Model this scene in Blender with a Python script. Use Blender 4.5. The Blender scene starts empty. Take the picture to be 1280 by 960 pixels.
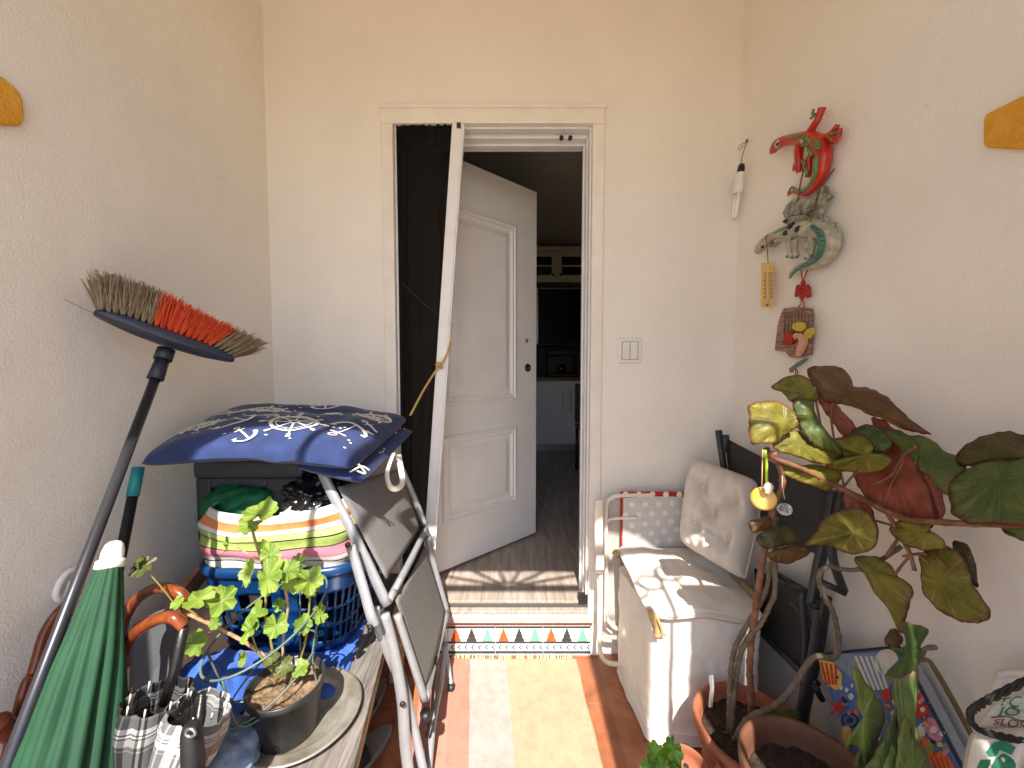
import bpy, bmesh, math, random
from mathutils import Vector, Matrix, noise
random.seed(7)
R = math.radians
scene = bpy.context.scene
COL = scene.collection
V = Vector
# ------------------------------------------------------------------ camera
CAM_H, F, TILT = 1.31, 480.0, R(2.86)
CT, ST = math.cos(TILT), math.sin(TILT)
cam_d = bpy.data.cameras.new('camera'); cam = bpy.data.objects.new('camera', cam_d); COL.objects.link(cam)
cam.location = (0, 0, CAM_H); cam.rotation_euler = (R(90) - TILT, 0, 0)
cam_d.sensor_width = 36; cam_d.lens = 13.5; cam_d.clip_start = 0.02; cam_d.clip_end = 500
scene.camera = cam

def ray(px, py):
    dx = (px - 640) / F; dv = (480 - py) / F
    return V((dx, CT + dv * ST, dv * CT - ST))
def P(px, py, Y):
    d = ray(px, py); s = Y / d.y
    return V((d.x * s, Y, CAM_H + d.z * s))
def PX(px, py, X):
    d = ray(px, py); s = X / d.x
    return V((X, d.y * s, CAM_H + d.z * s))
def PZ(px, py, Z):
    d = ray(px, py); s = (Z - CAM_H) / d.z
    return V((d.x * s, d.y * s, Z))

# ------------------------------------------------------------------ materials
def lin(c):
    return tuple(((x / 255) / 12.92 if x / 255 <= 0.04045 else ((x / 255 + 0.055) / 1.055) ** 2.4) for x in c) + (1,)
def new_mat(name):
    m = bpy.data.materials.new(name); m.use_nodes = True
    nt = m.node_tree; b = nt.nodes['Principled BSDF']
    return m, nt, b
def N(nt, t, **kw):
    n = nt.nodes.new(t)
    for k, v in kw.items():
        if k in n.inputs: n.inputs[k].default_value = v
        else: setattr(n, k, v)
    return n
def ramp(nt, stops, interp='LINEAR'):
    n = nt.nodes.new('ShaderNodeValToRGB'); cr = n.color_ramp; cr.interpolation = interp
    while len(cr.elements) > 1: cr.elements.remove(cr.elements[-1])
    cr.elements[0].position = stops[0][0]; cr.elements[0].color = stops[0][1]
    for p, c in stops[1:]:
        e = cr.elements.new(p); e.color = c
    return n
def mat(name, c, c2=None, rough=0.6, scale=12.0, detail=6, bump=0.0, bscale=200.0, metal=0.0, spec=0.5, lo=0.35, hi=0.65,
        stretch=None, trans=0.0, sss=0.0, coat=0.0, rvar=0.0, dist=0.002, sheen=0.0):
    m, nt, b = new_mat(name); L = nt.links.new
    tc = N(nt, 'ShaderNodeTexCoord'); src = tc.outputs['Object']
    if stretch:
        mp = N(nt, 'ShaderNodeMapping'); mp.inputs['Scale'].default_value = stretch; L(src, mp.inputs[0]); src = mp.outputs[0]
    c = lin(c)
    if c2 is not None:
        no = N(nt, 'ShaderNodeTexNoise', Scale=scale, Detail=detail, Roughness=0.6); L(src, no.inputs['Vector'])
        rp = ramp(nt, [(lo, c), (hi, lin(c2))]); L(no.outputs['Fac'], rp.inputs[0]); L(rp.outputs[0], b.inputs['Base Color'])
        if rvar:
            mr = N(nt, 'ShaderNodeMapRange'); mr.inputs['To Min'].default_value = rough - rvar; mr.inputs['To Max'].default_value = rough + rvar
            L(no.outputs['Fac'], mr.inputs['Value']); L(mr.outputs[0], b.inputs['Roughness'])
    else:
        b.inputs['Base Color'].default_value = c
    if not rvar: b.inputs['Roughness'].default_value = rough
    b.inputs['Metallic'].default_value = metal; b.inputs['Specular IOR Level'].default_value = spec
    b.inputs['Transmission Weight'].default_value = trans
    if sss:
        b.inputs['Subsurface Weight'].default_value = sss; b.inputs['Subsurface Radius'].default_value = (0.01, 0.01, 0.005)
    b.inputs['Coat Weight'].default_value = coat
    b.inputs['Sheen Weight'].default_value = sheen
    if bump:
        n2 = N(nt, 'ShaderNodeTexNoise', Scale=bscale, Detail=4, Roughness=0.55); L(src, n2.inputs['Vector'])
        bp = N(nt, 'ShaderNodeBump', Strength=bump, Distance=dist); L(n2.outputs['Fac'], bp.inputs['Height']); L(bp.outputs[0], b.inputs['Normal'])
    return m
def leaf_mat(name, c, c2, under=None, speck=0.0, veinc=None, trans=0.25, rough=0.45):
    """leaf: colour wanders between two greens, pale veins from the petiole by UV, speckles, some light through"""
    m, nt, b = new_mat(name); L = nt.links.new
    tc = N(nt, 'ShaderNodeTexCoord'); uv = N(nt, 'ShaderNodeUVMap')
    no = N(nt, 'ShaderNodeTexNoise', Scale=28.0, Detail=5.0); L(tc.outputs['Object'], no.inputs['Vector'])
    rp = ramp(nt, [(0.35, lin(c)), (0.65, lin(c2))]); L(no.outputs['Fac'], rp.inputs[0]); col = rp.outputs[0]
    sep = N(nt, 'ShaderNodeSeparateXYZ'); L(uv.outputs[0], sep.inputs[0])
    w = N(nt, 'ShaderNodeMath', operation='SINE'); mu = N(nt, 'ShaderNodeMath', operation='MULTIPLY'); mu.inputs[1].default_value = 2 * math.pi * 9
    L(sep.outputs[0], mu.inputs[0]); L(mu.outputs[0], w.inputs[0])
    vr = ramp(nt, [(0.86, (0, 0, 0, 1)), (0.99, (1, 1, 1, 1))]); L(w.outputs[0], vr.inputs[0])
    if veinc is not None:
        mx = N(nt, 'ShaderNodeMixRGB'); mx.inputs[2].default_value = lin(veinc)
        sc = N(nt, 'ShaderNodeMath', operation='MULTIPLY'); sc.inputs[1].default_value = 0.55
        L(vr.outputs[0], sc.inputs[0]); L(sc.outputs[0], mx.inputs[0]); L(col, mx.inputs[1]); col = mx.outputs[0]
    # dry brownish blotches
    bn = N(nt, 'ShaderNodeTexNoise', Scale=16.0, Detail=7.0, Roughness=0.7); L(tc.outputs['Object'], bn.inputs['Vector'])
    br_ = ramp(nt, [(0.60, (0, 0, 0, 1)), (0.72, (.7, .7, .7, 1))]); L(bn.outputs['Fac'], br_.inputs[0])
    mb_ = N(nt, 'ShaderNodeMixRGB'); mb_.inputs[2].default_value = lin((128, 98, 56)); L(br_.outputs[0], mb_.inputs[0]); L(col, mb_.inputs[1]); col = mb_.outputs[0]
    # brownish rim
    rr = ramp(nt, [(0.88, (0, 0, 0, 1)), (1.0, (1, 1, 1, 1))]); L(sep.outputs[1], rr.inputs[0])
    if under is not None:
        mx = N(nt, 'ShaderNodeMixRGB'); mx.inputs[2].default_value = lin(under); L(rr.outputs[0], mx.inputs[0]); L(col, mx.inputs[1]); col = mx.outputs[0]
    if speck:
        vo = N(nt, 'ShaderNodeTexVoronoi', Scale=260.0); L(tc.outputs['Object'], vo.inputs['Vector'])
        sr = ramp(nt, [(0.12, (1, 1, 1, 1)), (0.30, (0, 0, 0, 1))]); L(vo.outputs['Distance'], sr.inputs[0])
        sc = N(nt, 'ShaderNodeMath', operation='MULTIPLY'); sc.inputs[1].default_value = speck; L(sr.outputs[0], sc.inputs[0])
        mx = N(nt, 'ShaderNodeMixRGB'); mx.inputs[2].default_value = lin((190, 185, 130)); L(sc.outputs[0], mx.inputs[0]); L(col, mx.inputs[1]); col = mx.outputs[0]
    L(col, b.inputs['Base Color']); b.inputs['Roughness'].default_value = rough
    bp = N(nt, 'ShaderNodeBump', Strength=0.5, Distance=0.002)
    ad = N(nt, 'ShaderNodeMath', operation='ADD'); L(no.outputs['Fac'], ad.inputs[0]); L(vr.outputs[0], ad.inputs[1])
    L(ad.outputs[0], bp.inputs['Height']); L(bp.outputs[0], b.inputs['Normal'])
    tr = N(nt, 'ShaderNodeBsdfTranslucent'); L(col, tr.inputs[0])
    mxs = N(nt, 'ShaderNodeMixShader'); mxs.inputs[0].default_value = trans
    L(b.outputs[0], mxs.inputs[1]); L(tr.outputs[0], mxs.inputs[2]); L(mxs.outputs[0], nt.nodes['Material Output'].inputs[0])
    return m
def bands_mat(name, stops, axis=1, rough=0.9, bump=0.3, bscale=500, dirt=0.12, wob=0.0):
    """colour bands by a UV coordinate (constant ramp), a little soiling, woven bump"""
    m, nt, b = new_mat(name); L = nt.links.new
    tc = N(nt, 'ShaderNodeTexCoord'); uv = N(nt, 'ShaderNodeUVMap'); sep = N(nt, 'ShaderNodeSeparateXYZ'); L(uv.outputs[0], sep.inputs[0])
    rp = ramp(nt, [(p, lin(c)) for p, c in stops], 'CONSTANT')
    src = sep.outputs[axis]
    if wob:
        nw = N(nt, 'ShaderNodeTexNoise', Scale=60.0); L(tc.outputs['Object'], nw.inputs['Vector'])
        mm = N(nt, 'ShaderNodeMath', operation='MULTIPLY_ADD'); mm.inputs[1].default_value = wob; L(nw.outputs['Fac'], mm.inputs[0]); L(src, mm.inputs[2]); src = mm.outputs[0]
    L(src, rp.inputs[0])
    no = N(nt, 'ShaderNodeTexNoise', Scale=25.0, Detail=8.0, Roughness=0.7); L(tc.outputs['Object'], no.inputs['Vector'])
    dr = ramp(nt, [(0.3, (1 - dirt * 2.4, 1 - dirt * 2.5, 1 - dirt * 2.7, 1)), (0.55, (1, 1, 1, 1))]); L(no.outputs['Fac'], dr.inputs[0])
    mx = N(nt, 'ShaderNodeMixRGB', blend_type='MULTIPLY'); mx.inputs[0].default_value = 1; L(rp.outputs[0], mx.inputs[1]); L(dr.outputs[0], mx.inputs[2])
    L(mx.outputs[0], b.inputs['Base Color']); b.inputs['Roughness'].default_value = rough; b.inputs['Specular IOR Level'].default_value = 0.2
    n2 = N(nt, 'ShaderNodeTexNoise', Scale=float(bscale), Detail=3.0); L(tc.outputs['Object'], n2.inputs['Vector'])
    bp = N(nt, 'ShaderNodeBump', Strength=bump, Distance=0.002); L(n2.outputs['Fac'], bp.inputs['Height']); L(bp.outputs[0], b.inputs['Normal'])
    return m
def plaid_mat(name, base, mid, light, nu=3.0, nv=4.0):
    m, nt, b = new_mat(name); L = nt.links.new
    uv = N(nt, 'ShaderNodeUVMap'); sep = N(nt, 'ShaderNodeSeparateXYZ'); L(uv.outputs[0], sep.inputs[0])
    outs = []
    for ax, n in ((0, nu), (1, nv)):
        mu = N(nt, 'ShaderNodeMath', operation='MULTIPLY'); mu.inputs[1].default_value = n; L(sep.outputs[ax], mu.inputs[0])
        fr = N(nt, 'ShaderNodeMath', operation='FRACT'); L(mu.outputs[0], fr.inputs[0])
        rp = ramp(nt, [(0, (0, 0, 0, 1)), (0.40, (.75, .75, .75, 1)), (0.52, (0, 0, 0, 1)), (0.56, (.9, .9, .9, 1)), (0.60, (0, 0, 0, 1)), (0.64, (.55, .55, .55, 1)), (0.80, (0, 0, 0, 1)), (0.88, (.4, .4, .4, 1)), (0.91, (0, 0, 0, 1))], 'CONSTANT')
        L(fr.outputs[0], rp.inputs[0]); outs.append(rp.outputs[0])
    ad = N(nt, 'ShaderNodeMixRGB', blend_type='ADD'); ad.inputs[0].default_value = 1; L(outs[0], ad.inputs[1]); L(outs[1], ad.inputs[2])
    dv = N(nt, 'ShaderNodeMath', operation='MULTIPLY'); dv.inputs[1].default_value = 0.55; L(ad.outputs[0], dv.inputs[0])
    rp = ramp(nt, [(0, lin(base)), (0.45, lin(mid)), (1.0, lin(light))]); L(dv.outputs[0], rp.inputs[0])
    L(rp.outputs[0], b.inputs['Base Color']); b.inputs['Roughness'].default_value = 0.75
    tc = N(nt, 'ShaderNodeTexCoord'); n2 = N(nt, 'ShaderNodeTexNoise', Scale=300.0); L(tc.outputs['Object'], n2.inputs['Vector'])
    bp = N(nt, 'ShaderNodeBump', Strength=0.2, Distance=0.001); L(n2.outputs['Fac'], bp.inputs['Height']); L(bp.outputs[0], b.inputs['Normal'])
    return m

def plaster_mat(name, c, c2, strength=0.6):
    m, nt, b = new_mat(name); L = nt.links.new
    tc = N(nt, 'ShaderNodeTexCoord'); o = tc.outputs['Object']
    no = N(nt, 'ShaderNodeTexNoise', Scale=2.2, Detail=8.0, Roughness=0.6); L(o, no.inputs['Vector'])
    rp = ramp(nt, [(0.3, lin(c)), (0.7, lin(c2))]); L(no.outputs['Fac'], rp.inputs[0])
    # scuffs: sparse small greyish marks
    sc = N(nt, 'ShaderNodeTexNoise', Scale=14.0, Detail=8.0, Roughness=0.75); L(o, sc.inputs['Vector'])
    sr = ramp(nt, [(0.63, (1, 1, 1, 1)), (0.78, (.85, .82, .79, 1))]); L(sc.outputs['Fac'], sr.inputs[0])
    mx = N(nt, 'ShaderNodeMixRGB', blend_type='MULTIPLY'); mx.inputs[0].default_value = 1; L(rp.outputs[0], mx.inputs[1]); L(sr.outputs[0], mx.inputs[2])
    # a few dark specks where grit sits in the plaster
    vo = N(nt, 'ShaderNodeTexVoronoi', Scale=26.0); L(o, vo.inputs['Vector'])
    vr = ramp(nt, [(0.025, (.55, .5, .45, 1)), (0.05, (1, 1, 1, 1))]); L(vo.outputs['Distance'], vr.inputs[0])
    mx2 = N(nt, 'ShaderNodeMixRGB', blend_type='MULTIPLY'); mx2.inputs[0].default_value = 0.35; L(mx.outputs[0], mx2.inputs[1]); L(vr.outputs[0], mx2.inputs[2])
    L(mx2.outputs[0], b.inputs['Base Color']); b.inputs['Roughness'].default_value = 0.9; b.inputs['Specular IOR Level'].default_value = 0.2
    n1 = N(nt, 'ShaderNodeTexNoise', Scale=190.0, Detail=3.0, Roughness=0.6); L(o, n1.inputs['Vector'])
    n2 = N(nt, 'ShaderNodeTexNoise', Scale=9.0, Detail=3.0); L(o, n2.inputs['Vector'])
    mu = N(nt, 'ShaderNodeMath', operation='MULTIPLY_ADD'); mu.inputs[1].default_value = 2.5; L(n2.outputs['Fac'], mu.inputs[0]); L(n1.outputs['Fac'], mu.inputs[2])
    bp = N(nt, 'ShaderNodeBump', Strength=strength, Distance=0.005); L(mu.outputs[0], bp.inputs['Height']); L(bp.outputs[0], b.inputs['Normal'])
    return m

# ------------------------------------------------------------------ mesh builder
def catmull(pts, sub=6):
    pts = [V(p) for p in pts]
    if len(pts) < 3: return pts
    out = []
    for i in range(len(pts) - 1):
        p0 = pts[max(i - 1, 0)]; p1 = pts[i]; p2 = pts[i + 1]; p3 = pts[min(i + 2, len(pts) - 1)]
        for k in range(sub):
            t = k / sub
            out.append(0.5 * ((2 * p1) + (p2 - p0) * t + (2 * p0 - 5 * p1 + 4 * p2 - p3) * t * t + (3 * p1 - p0 - 3 * p2 + p3) * t ** 3))
    out.append(pts[-1]); return out
def lerp_list(vals, n):
    if not isinstance(vals, (list, tuple)): return [vals] * n
    out = []
    for i in range(n):
        f = i / max(n - 1, 1) * (len(vals) - 1); k = min(int(f), len(vals) - 2) if len(vals) > 1 else 0
        out.append(vals[k] + (vals[min(k + 1, len(vals) - 1)] - vals[k]) * (f - k))
    return out
class MB:
    def __init__(s): s.v = []; s.f = []; s.m = []; s.uv = []; s.sm = []
    def add(s, vs, fs, mi=0, uvs=None, smooth=True):
        o = len(s.v); s.v += [V(v) for v in vs]
        for f in fs:
            s.f.append([o + i for i in f]); s.m.append(mi); s.sm.append(smooth)
            s.uv.append([uvs[i] for i in f] if uvs else [(0, 0)] * len(f))
        return s
    def box(s, a, b, mi=0):
        x0, y0, z0 = (min(a[i], b[i]) for i in range(3)); x1, y1, z1 = (max(a[i], b[i]) for i in range(3))
        vs = [(x0, y0, z0), (x1, y0, z0), (x1, y1, z0), (x0, y1, z0), (x0, y0, z1), (x1, y0, z1), (x1, y1, z1), (x0, y1, z1)]
        return s.add(vs, [(0, 3, 2, 1), (4, 5, 6, 7), (0, 1, 5, 4), (1, 2, 6, 5), (2, 3, 7, 6), (3, 0, 4, 7)], mi, smooth=False)
    def bar(s, p, q, w, d, up=(0, 0, 1), mi=0):
        """box section bar from p to q: w across (perpendicular to up), d along up"""
        p, q = V(p), V(q); t = (q - p).normalized(); sd = t.cross(V(up)).normalized(); u = sd.cross(t).normalized()
        vs = [c + sd * (w / 2 * i) + u * (d / 2 * j) for c in (p, q) for i, j in ((-1, -1), (1, -1), (1, 1), (-1, 1))]
        return s.add(vs, [(3, 2, 1, 0), (4, 5, 6, 7), (0, 1, 5, 4), (1, 2, 6, 5), (2, 3, 7, 6), (3, 0, 4, 7)], mi, smooth=False)
    def tube(s, pts, r, seg=10, sub=0, mi=0, fold=None, flat=1.0, closed=False, cap=True, flat_dir=None):
        pts = catmull(pts, sub) if sub else [V(p) for p in pts]
        n = len(pts); rs = lerp_list(r, n); vs = []; uvs = []
        t0 = (pts[1] - pts[0]).normalized()
        a = V((0, 0, 1)) if abs(t0.z) < 0.9 else V((1, 0, 0))
        if flat_dir is not None: a = V(flat_dir)
        u = (a - t0 * a.dot(t0)).normalized()
        for i in range(n):
            if closed: t = (pts[(i + 1) % n] - pts[i - 1]).normalized()
            else: t = (pts[min(i + 1, n - 1)] - pts[max(i - 1, 0)]).normalized()
            u = (u - t * u.dot(t)).normalized(); w = t.cross(u)
            for k in range(seg):
                an = 2 * math.pi * k / seg; rr = rs[i] * (fold(an, i / (n - 1)) if fold else 1)
                vs.append(pts[i] + u * (math.cos(an) * rr * flat) + w * (math.sin(an) * rr)); uvs.append((k / seg, i / (n - 1)))
        fs = []
        for i in range(n if closed else n - 1):
            j = (i + 1) % n
            for k in range(seg):
                l = (k + 1) % seg
                fs.append((i * seg + k, i * seg + l, j * seg + l, j * seg + k))
        if cap and not closed:
            fs.append(tuple(reversed(range(seg)))); fs.append(tuple(range((n - 1) * seg, n * seg)))
        return s.add(vs, fs, mi, uvs)
    def lathe(s, prof, c=(0, 0, 0), axis=(0, 0, 1), seg=32, mi=0, jit=0.0):
        """profile [(r, h)] turned round axis through c"""
        ax = V(axis).normalized(); a = V((1, 0, 0)) if abs(ax.x) < 0.9 else V((0, 1, 0))
        u = (a - ax * a.dot(ax)).normalized(); w = ax.cross(u); vs = []; uvs = []
        for i, (r, h) in enumerate(prof):
            for k in range(seg):
                an = 2 * math.pi * k / seg; vs.append(V(c) + ax * h + (u * math.cos(an) + w * math.sin(an)) * r); uvs.append((k / seg, i / max(1, len(prof) - 1)))
        fs = [(i * seg + k, i * seg + (k + 1) % seg, (i + 1) * seg + (k + 1) % seg, (i + 1) * seg + k) for i in range(len(prof) - 1) for k in range(seg)]
        if prof[0][0] > 1e-6: fs.append(tuple(reversed(range(seg))))
        if prof[-1][0] > 1e-6: fs.append(tuple(range((len(prof) - 1) * seg, len(prof) * seg)))
        return s.add(vs, fs, mi, uvs)
    def ball(s, c, r, mi=0, seg=16, rings=8, sc=(1, 1, 1)):
        vs = []; fs = []
        for i in range(rings + 1):
            th = math.pi * i / rings
            for k in range(seg):
                ph = 2 * math.pi * k / seg
                vs.append(V(c) + V((math.sin(th) * math.cos(ph) * r * sc[0], math.sin(th) * math.sin(ph) * r * sc[1], math.cos(th) * r * sc[2])))
        for i in range(rings):
            for k in range(seg):
                fs.append((i * seg + k, (i + 1) * seg + k, (i + 1) * seg + (k + 1) % seg, i * seg + (k + 1) % seg))
        return s.add(vs, fs, mi)
    def prism(s, poly, n, th, mi=0, smooth=False, puff=0.0):
        """flat outline poly (world points) thickened by th along n; puff raises an inner ring"""
        n = V(n).normalized() * th; k = len(poly); poly = [V(p) for p in poly]; c = sum(poly, V()) / k
        vs = poly + [p + n for p in poly]; fs = [tuple(reversed(range(k)))] + [(i, (i + 1) % k, k + (i + 1) % k, k + i) for i in range(k)]
        if puff:
            vs += [c + (p - c) * 0.6 + n * (1 + puff) for p in poly] + [c + n * (1 + puff * 1.3)]
            fs += [(k + i, k + (i + 1) % k, 2 * k + (i + 1) % k, 2 * k + i) for i in range(k)] + [(2 * k + i, 2 * k + (i + 1) % k, 3 * k) for i in range(k)]
        else: fs.append(tuple(range(k, 2 * k)))
        return s.add(vs, fs, mi, smooth=smooth)
    def surf(s, fn, nu, nv, mi=0, closed_u=False):
        vs = []; uvs = []
        for j in range(nv + 1):
            for i in range(nu + 1):
                vs.append(fn(i / nu, j / nv)); uvs.append((i / nu, j / nv))
        fs = [(j * (nu + 1) + i, j * (nu + 1) + i + 1, (j + 1) * (nu + 1) + i + 1, (j + 1) * (nu + 1) + i) for j in range(nv) for i in range(nu)]
        return s.add(vs, fs, mi, uvs)
    def ribbon(s, pts, w, n, mi=0):
        """flat strip of width w along pts, facing n (n may be a list)"""
        pts = [V(p) for p in pts]; k = len(pts); vs = []
        for i in range(k):
            nn = V(n[i]) if isinstance(n, list) else V(n)
            t = pts[min(i + 1, k - 1)] - pts[max(i - 1, 0)]; sd = t.cross(nn).normalized() * (w / 2); vs += [pts[i] - sd, pts[i] + sd]
        return s.add(vs, [(2 * i, 2 * i + 1, 2 * i + 3, 2 * i + 2) for i in range(k - 1)], mi)
    def build(s, name, mats, parent=None, bevel=0.0, solid=0.0, weld=False, seg=2, subsurf=0):
        if not isinstance(mats, (list, tuple)): mats = [mats]
        off = V((0, 0, 0)); p = parent
        while p is not None: off += p.location; p = p.parent
        if parent is None:
            xs = [v.x for v in s.v]; ys = [v.y for v in s.v]; zs = [v.z for v in s.v]
            off = V(((min(xs) + max(xs)) / 2, (min(ys) + max(ys)) / 2, min(zs)))
        me = bpy.data.meshes.new(name); me.from_pydata([tuple(v - off) for v in s.v], [], s.f)
        uvl = me.uv_layers.new(name='UVMap')
        for p_, mi, uvs, sm in zip(me.polygons, s.m, s.uv, s.sm):
            p_.material_index = mi; p_.use_smooth = sm
            for li, uvv in zip(p_.loop_indices, uvs): uvl.data[li].uv = uvv
        for m in mats: me.materials.append(m)
        if weld:
            bm = bmesh.new(); bm.from_mesh(me); bmesh.ops.remove_doubles(bm, verts=bm.verts, dist=1e-5); bm.to_mesh(me); bm.free()
        o = bpy.data.objects.new(name, me); COL.objects.link(o)
        if parent is not None: o.parent = parent
        else: o.location = off
        if solid:
            md = o.modifiers.new('solid', 'SOLIDIFY'); md.thickness = solid; md.offset = 0
        if bevel:
            md = o.modifiers.new('bevel', 'BEVEL'); md.width = bevel; md.segments = seg; md.limit_method = 'ANGLE'; md.angle_limit = R(40); md.harden_normals = False
        if subsurf:
            md = o.modifiers.new('sub', 'SUBSURF'); md.levels = subsurf; md.render_levels = subsurf
        return o
def tag(o, label=None, cat=None, group=None, kind=None):
    if label: o['label'] = label
    if cat: o['category'] = cat
    if group: o['group'] = group
    if kind: o['kind'] = kind
    return o
def thing(name, loc, label, cat, group=None):
    o = bpy.data.objects.new(name, None); COL.objects.link(o); o.location = V(loc); o.empty_display_size = 0.05
    return tag(o, label, cat, group)

def cushion(corners, th, n=28, tufts=(), tuft_d=0.6, wrink=0.006, sag=None, seed=0, under=0.6, edge=0.5, corner=0.035):
    """returns (mb, S): pillow on four corners (c00,c10,c11,c01), S(u,v,lift) = a point on its upper skin"""
    c00, c10, c11, c01 = [V(c) for c in corners]
    nn = (c10 - c00).cross(c01 - c00).normalized()
    cc = (c00 + c10 + c11 + c01) / 4
    def base(u, v):
        p = c00 * (1 - u) * (1 - v) + c10 * u * (1 - v) + c11 * u * v + c01 * (1 - u) * v
        p = cc + (p - cc) * (1 - corner * abs((2 * u - 1) * (2 * v - 1)) ** 5)
        if sag: p = p + sag(u, v)
        return p
    def h(u, v):
        e = (max(0, 1 - abs(2 * u - 1) ** 5) * max(0, 1 - abs(2 * v - 1) ** 5)) ** edge
        d = 1.0
        for tu, tv in tufts:
            r2 = ((u - tu) ** 2 + (v - tv) ** 2) / 0.012
            d -= tuft_d * math.exp(-r2)
        return e * d
    def wr(u, v):
        e = (max(0, 1 - abs(2 * u - 1) ** 8) * max(0, 1 - abs(2 * v - 1) ** 8))
        return wrink * e * (noise.noise(V((u * 4 + seed, v * 4, seed))) + 0.5 * noise.noise(V((u * 9 + seed, v * 5, seed + 3))) - 0.35 * abs(noise.noise(V((u * 7, v * 7 + seed, 5)))))
    def S(u, v, lift=0.0): return base(u, v) + nn * (th * (1 - under) * h(u, v) + wr(u, v) + lift)
    def B(u, v): return base(u, v) - nn * (th * under * h(u, v))
    mb = MB(); mb.surf(S, n, n); mb.surf(lambda u, v: B(1 - u, v), n, n)
    return mb, S, nn
def text_tris(txt, size=1.0):
    cu = bpy.data.curves.new('tmp_text', 'FONT'); cu.body = txt; cu.size = size; cu.align_x = 'CENTER'; cu.align_y = 'CENTER'
    o = bpy.data.objects.new('tmp_text', cu); COL.objects.link(o)
    bpy.context.view_layer.update()
    dg = bpy.context.evaluated_depsgraph_get(); me = o.evaluated_get(dg).to_mesh()
    vs = [V(v.co) for v in me.vertices]; fs = [tuple(p.vertices) for p in me.polygons]
    o.evaluated_get(dg).to_mesh_clear(); bpy.data.objects.remove(o); bpy.data.curves.remove(cu)
    return vs, fs
# ================================================================== materials of the place
XL, XR, YB, ZC = -1.043, 0.967, 1.68, 3.02       # left wall, right wall, back wall, ceiling
DX0, DX1, DZ0, DZ1 = -0.503, 0.341, 0.235, 2.325  # door opening
M_plaster = plaster_mat('rough_plaster', (232, 227, 220), (240, 236, 230), 0.38)
M_ceil = plaster_mat('ceiling_plaster', (244, 226, 190), (248, 234, 204), 0.3)
M_trim = mat('painted_trim', (238, 233, 227), (228, 221, 213), rough=0.55, scale=7, bump=0.25, bscale=60, dist=0.003)
M_alu = mat('white_lacquer', (236, 236, 238), (226, 225, 226), rough=0.35, scale=10, bump=0.03, bscale=150)
M_door = mat('white_door_paint', (242, 240, 240), (236, 233, 233), rough=0.42, scale=5, bump=0.06, bscale=90)
M_dark = mat('black_plastic', (22, 22, 24), (32, 32, 34), rough=0.5)
M_iron = mat('wrought_iron', (20, 20, 22), (34, 30, 28), rough=0.6, scale=40)
M_yellow = mat('ochre_paint', (214, 150, 38), (226, 168, 60), rough=0.8, scale=25, bump=0.9, bscale=90, dist=0.006)
def tile_floor_mat():
    m, nt, b = new_mat('terracotta_tiles'); L = nt.links.new
    tc = N(nt, 'ShaderNodeTexCoord'); mp = N(nt, 'ShaderNodeMapping'); mp.inputs['Location'].default_value = (-0.377, -1.42, 0); L(tc.outputs['Object'], mp.inputs[0])
    br = N(nt, 'ShaderNodeTexBrick', offset=0.0, squash=1.0)
    br.inputs['Scale'].default_value = 1; br.inputs['Brick Width'].default_value = .4; br.inputs['Row Height'].default_value = .4
    br.inputs['Mortar Size'].default_value = .003; br.inputs['Mortar Smooth'].default_value = .3; br.inputs['Bias'].default_value = 0
    br.inputs['Color1'].default_value = lin((172, 110, 76)); br.inputs['Color2'].default_value = lin((146, 88, 60)); br.inputs['Mortar'].default_value = lin((150, 112, 88))
    L(mp.outputs[0], br.inputs['Vector'])
    no = N(nt, 'ShaderNodeTexNoise', Scale=9.0, Detail=9.0, Roughness=0.65); L(tc.outputs['Object'], no.inputs['Vector'])
    rp = ramp(nt, [(0.28, (.55, .50, .46, 1)), (0.62, (1.08, 1.05, 1.0, 1))]); L(no.outputs['Fac'], rp.inputs[0])
    mx = N(nt, 'ShaderNodeMixRGB', blend_type='MULTIPLY'); mx.inputs[0].default_value = 1; L(br.outputs[0], mx.inputs[1]); L(rp.outputs[0], mx.inputs[2])
    L(mx.outputs[0], b.inputs['Base Color']); b.inputs['Roughness'].default_value = 0.5
    bp = N(nt, 'ShaderNodeBump', Strength=0.6, Distance=0.004, invert=True); L(br.outputs['Fac'], bp.inputs['Height'])
    n2 = N(nt, 'ShaderNodeTexNoise', Scale=60.0, Detail=4.0); L(tc.outputs['Object'], n2.inputs['Vector'])
    b2 = N(nt, 'ShaderNodeBump', Strength=0.15, Distance=0.002); L(n2.outputs['Fac'], b2.inputs['Height']); L(bp.outputs[0], b2.inputs['Normal']); L(b2.outputs[0], b.inputs['Normal'])
    return m
def wood_mat(name, c, c2, c3, scale=(1.2, 18, 18), rough=0.5, wave=3.0, bump=0.15):
    m, nt, b = new_mat(name); L = nt.links.new
    tc = N(nt, 'ShaderNodeTexCoord'); mp = N(nt, 'ShaderNodeMapping'); mp.inputs['Scale'].default_value = scale; L(tc.outputs['Object'], mp.inputs[0])
    no = N(nt, 'ShaderNodeTexNoise', Scale=wave, Detail=10.0, Roughness=0.65, Distortion=0.4); L(mp.outputs[0], no.inputs['Vector'])
    rp = ramp(nt, [(0.3, lin(c)), (0.5, lin(c2)), (0.7, lin(c3))]); L(no.outputs['Fac'], rp.inputs[0])
    L(rp.outputs[0], b.inputs['Base Color']); b.inputs['Roughness'].default_value = rough
    bp = N(nt, 'ShaderNodeBump', Strength=bump, Distance=0.002); L(no.outputs['Fac'], bp.inputs['Height']); L(bp.outputs[0], b.inputs['Normal'])
    return m
M_laminate = wood_mat('grey_oak_laminate', (128, 116, 106), (160, 147, 136), (186, 174, 163), scale=(16, 1.3, 16), rough=0.45)
M_white = mat('white_plastic', (232, 231, 228), (224, 222, 218), rough=0.4)

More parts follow.
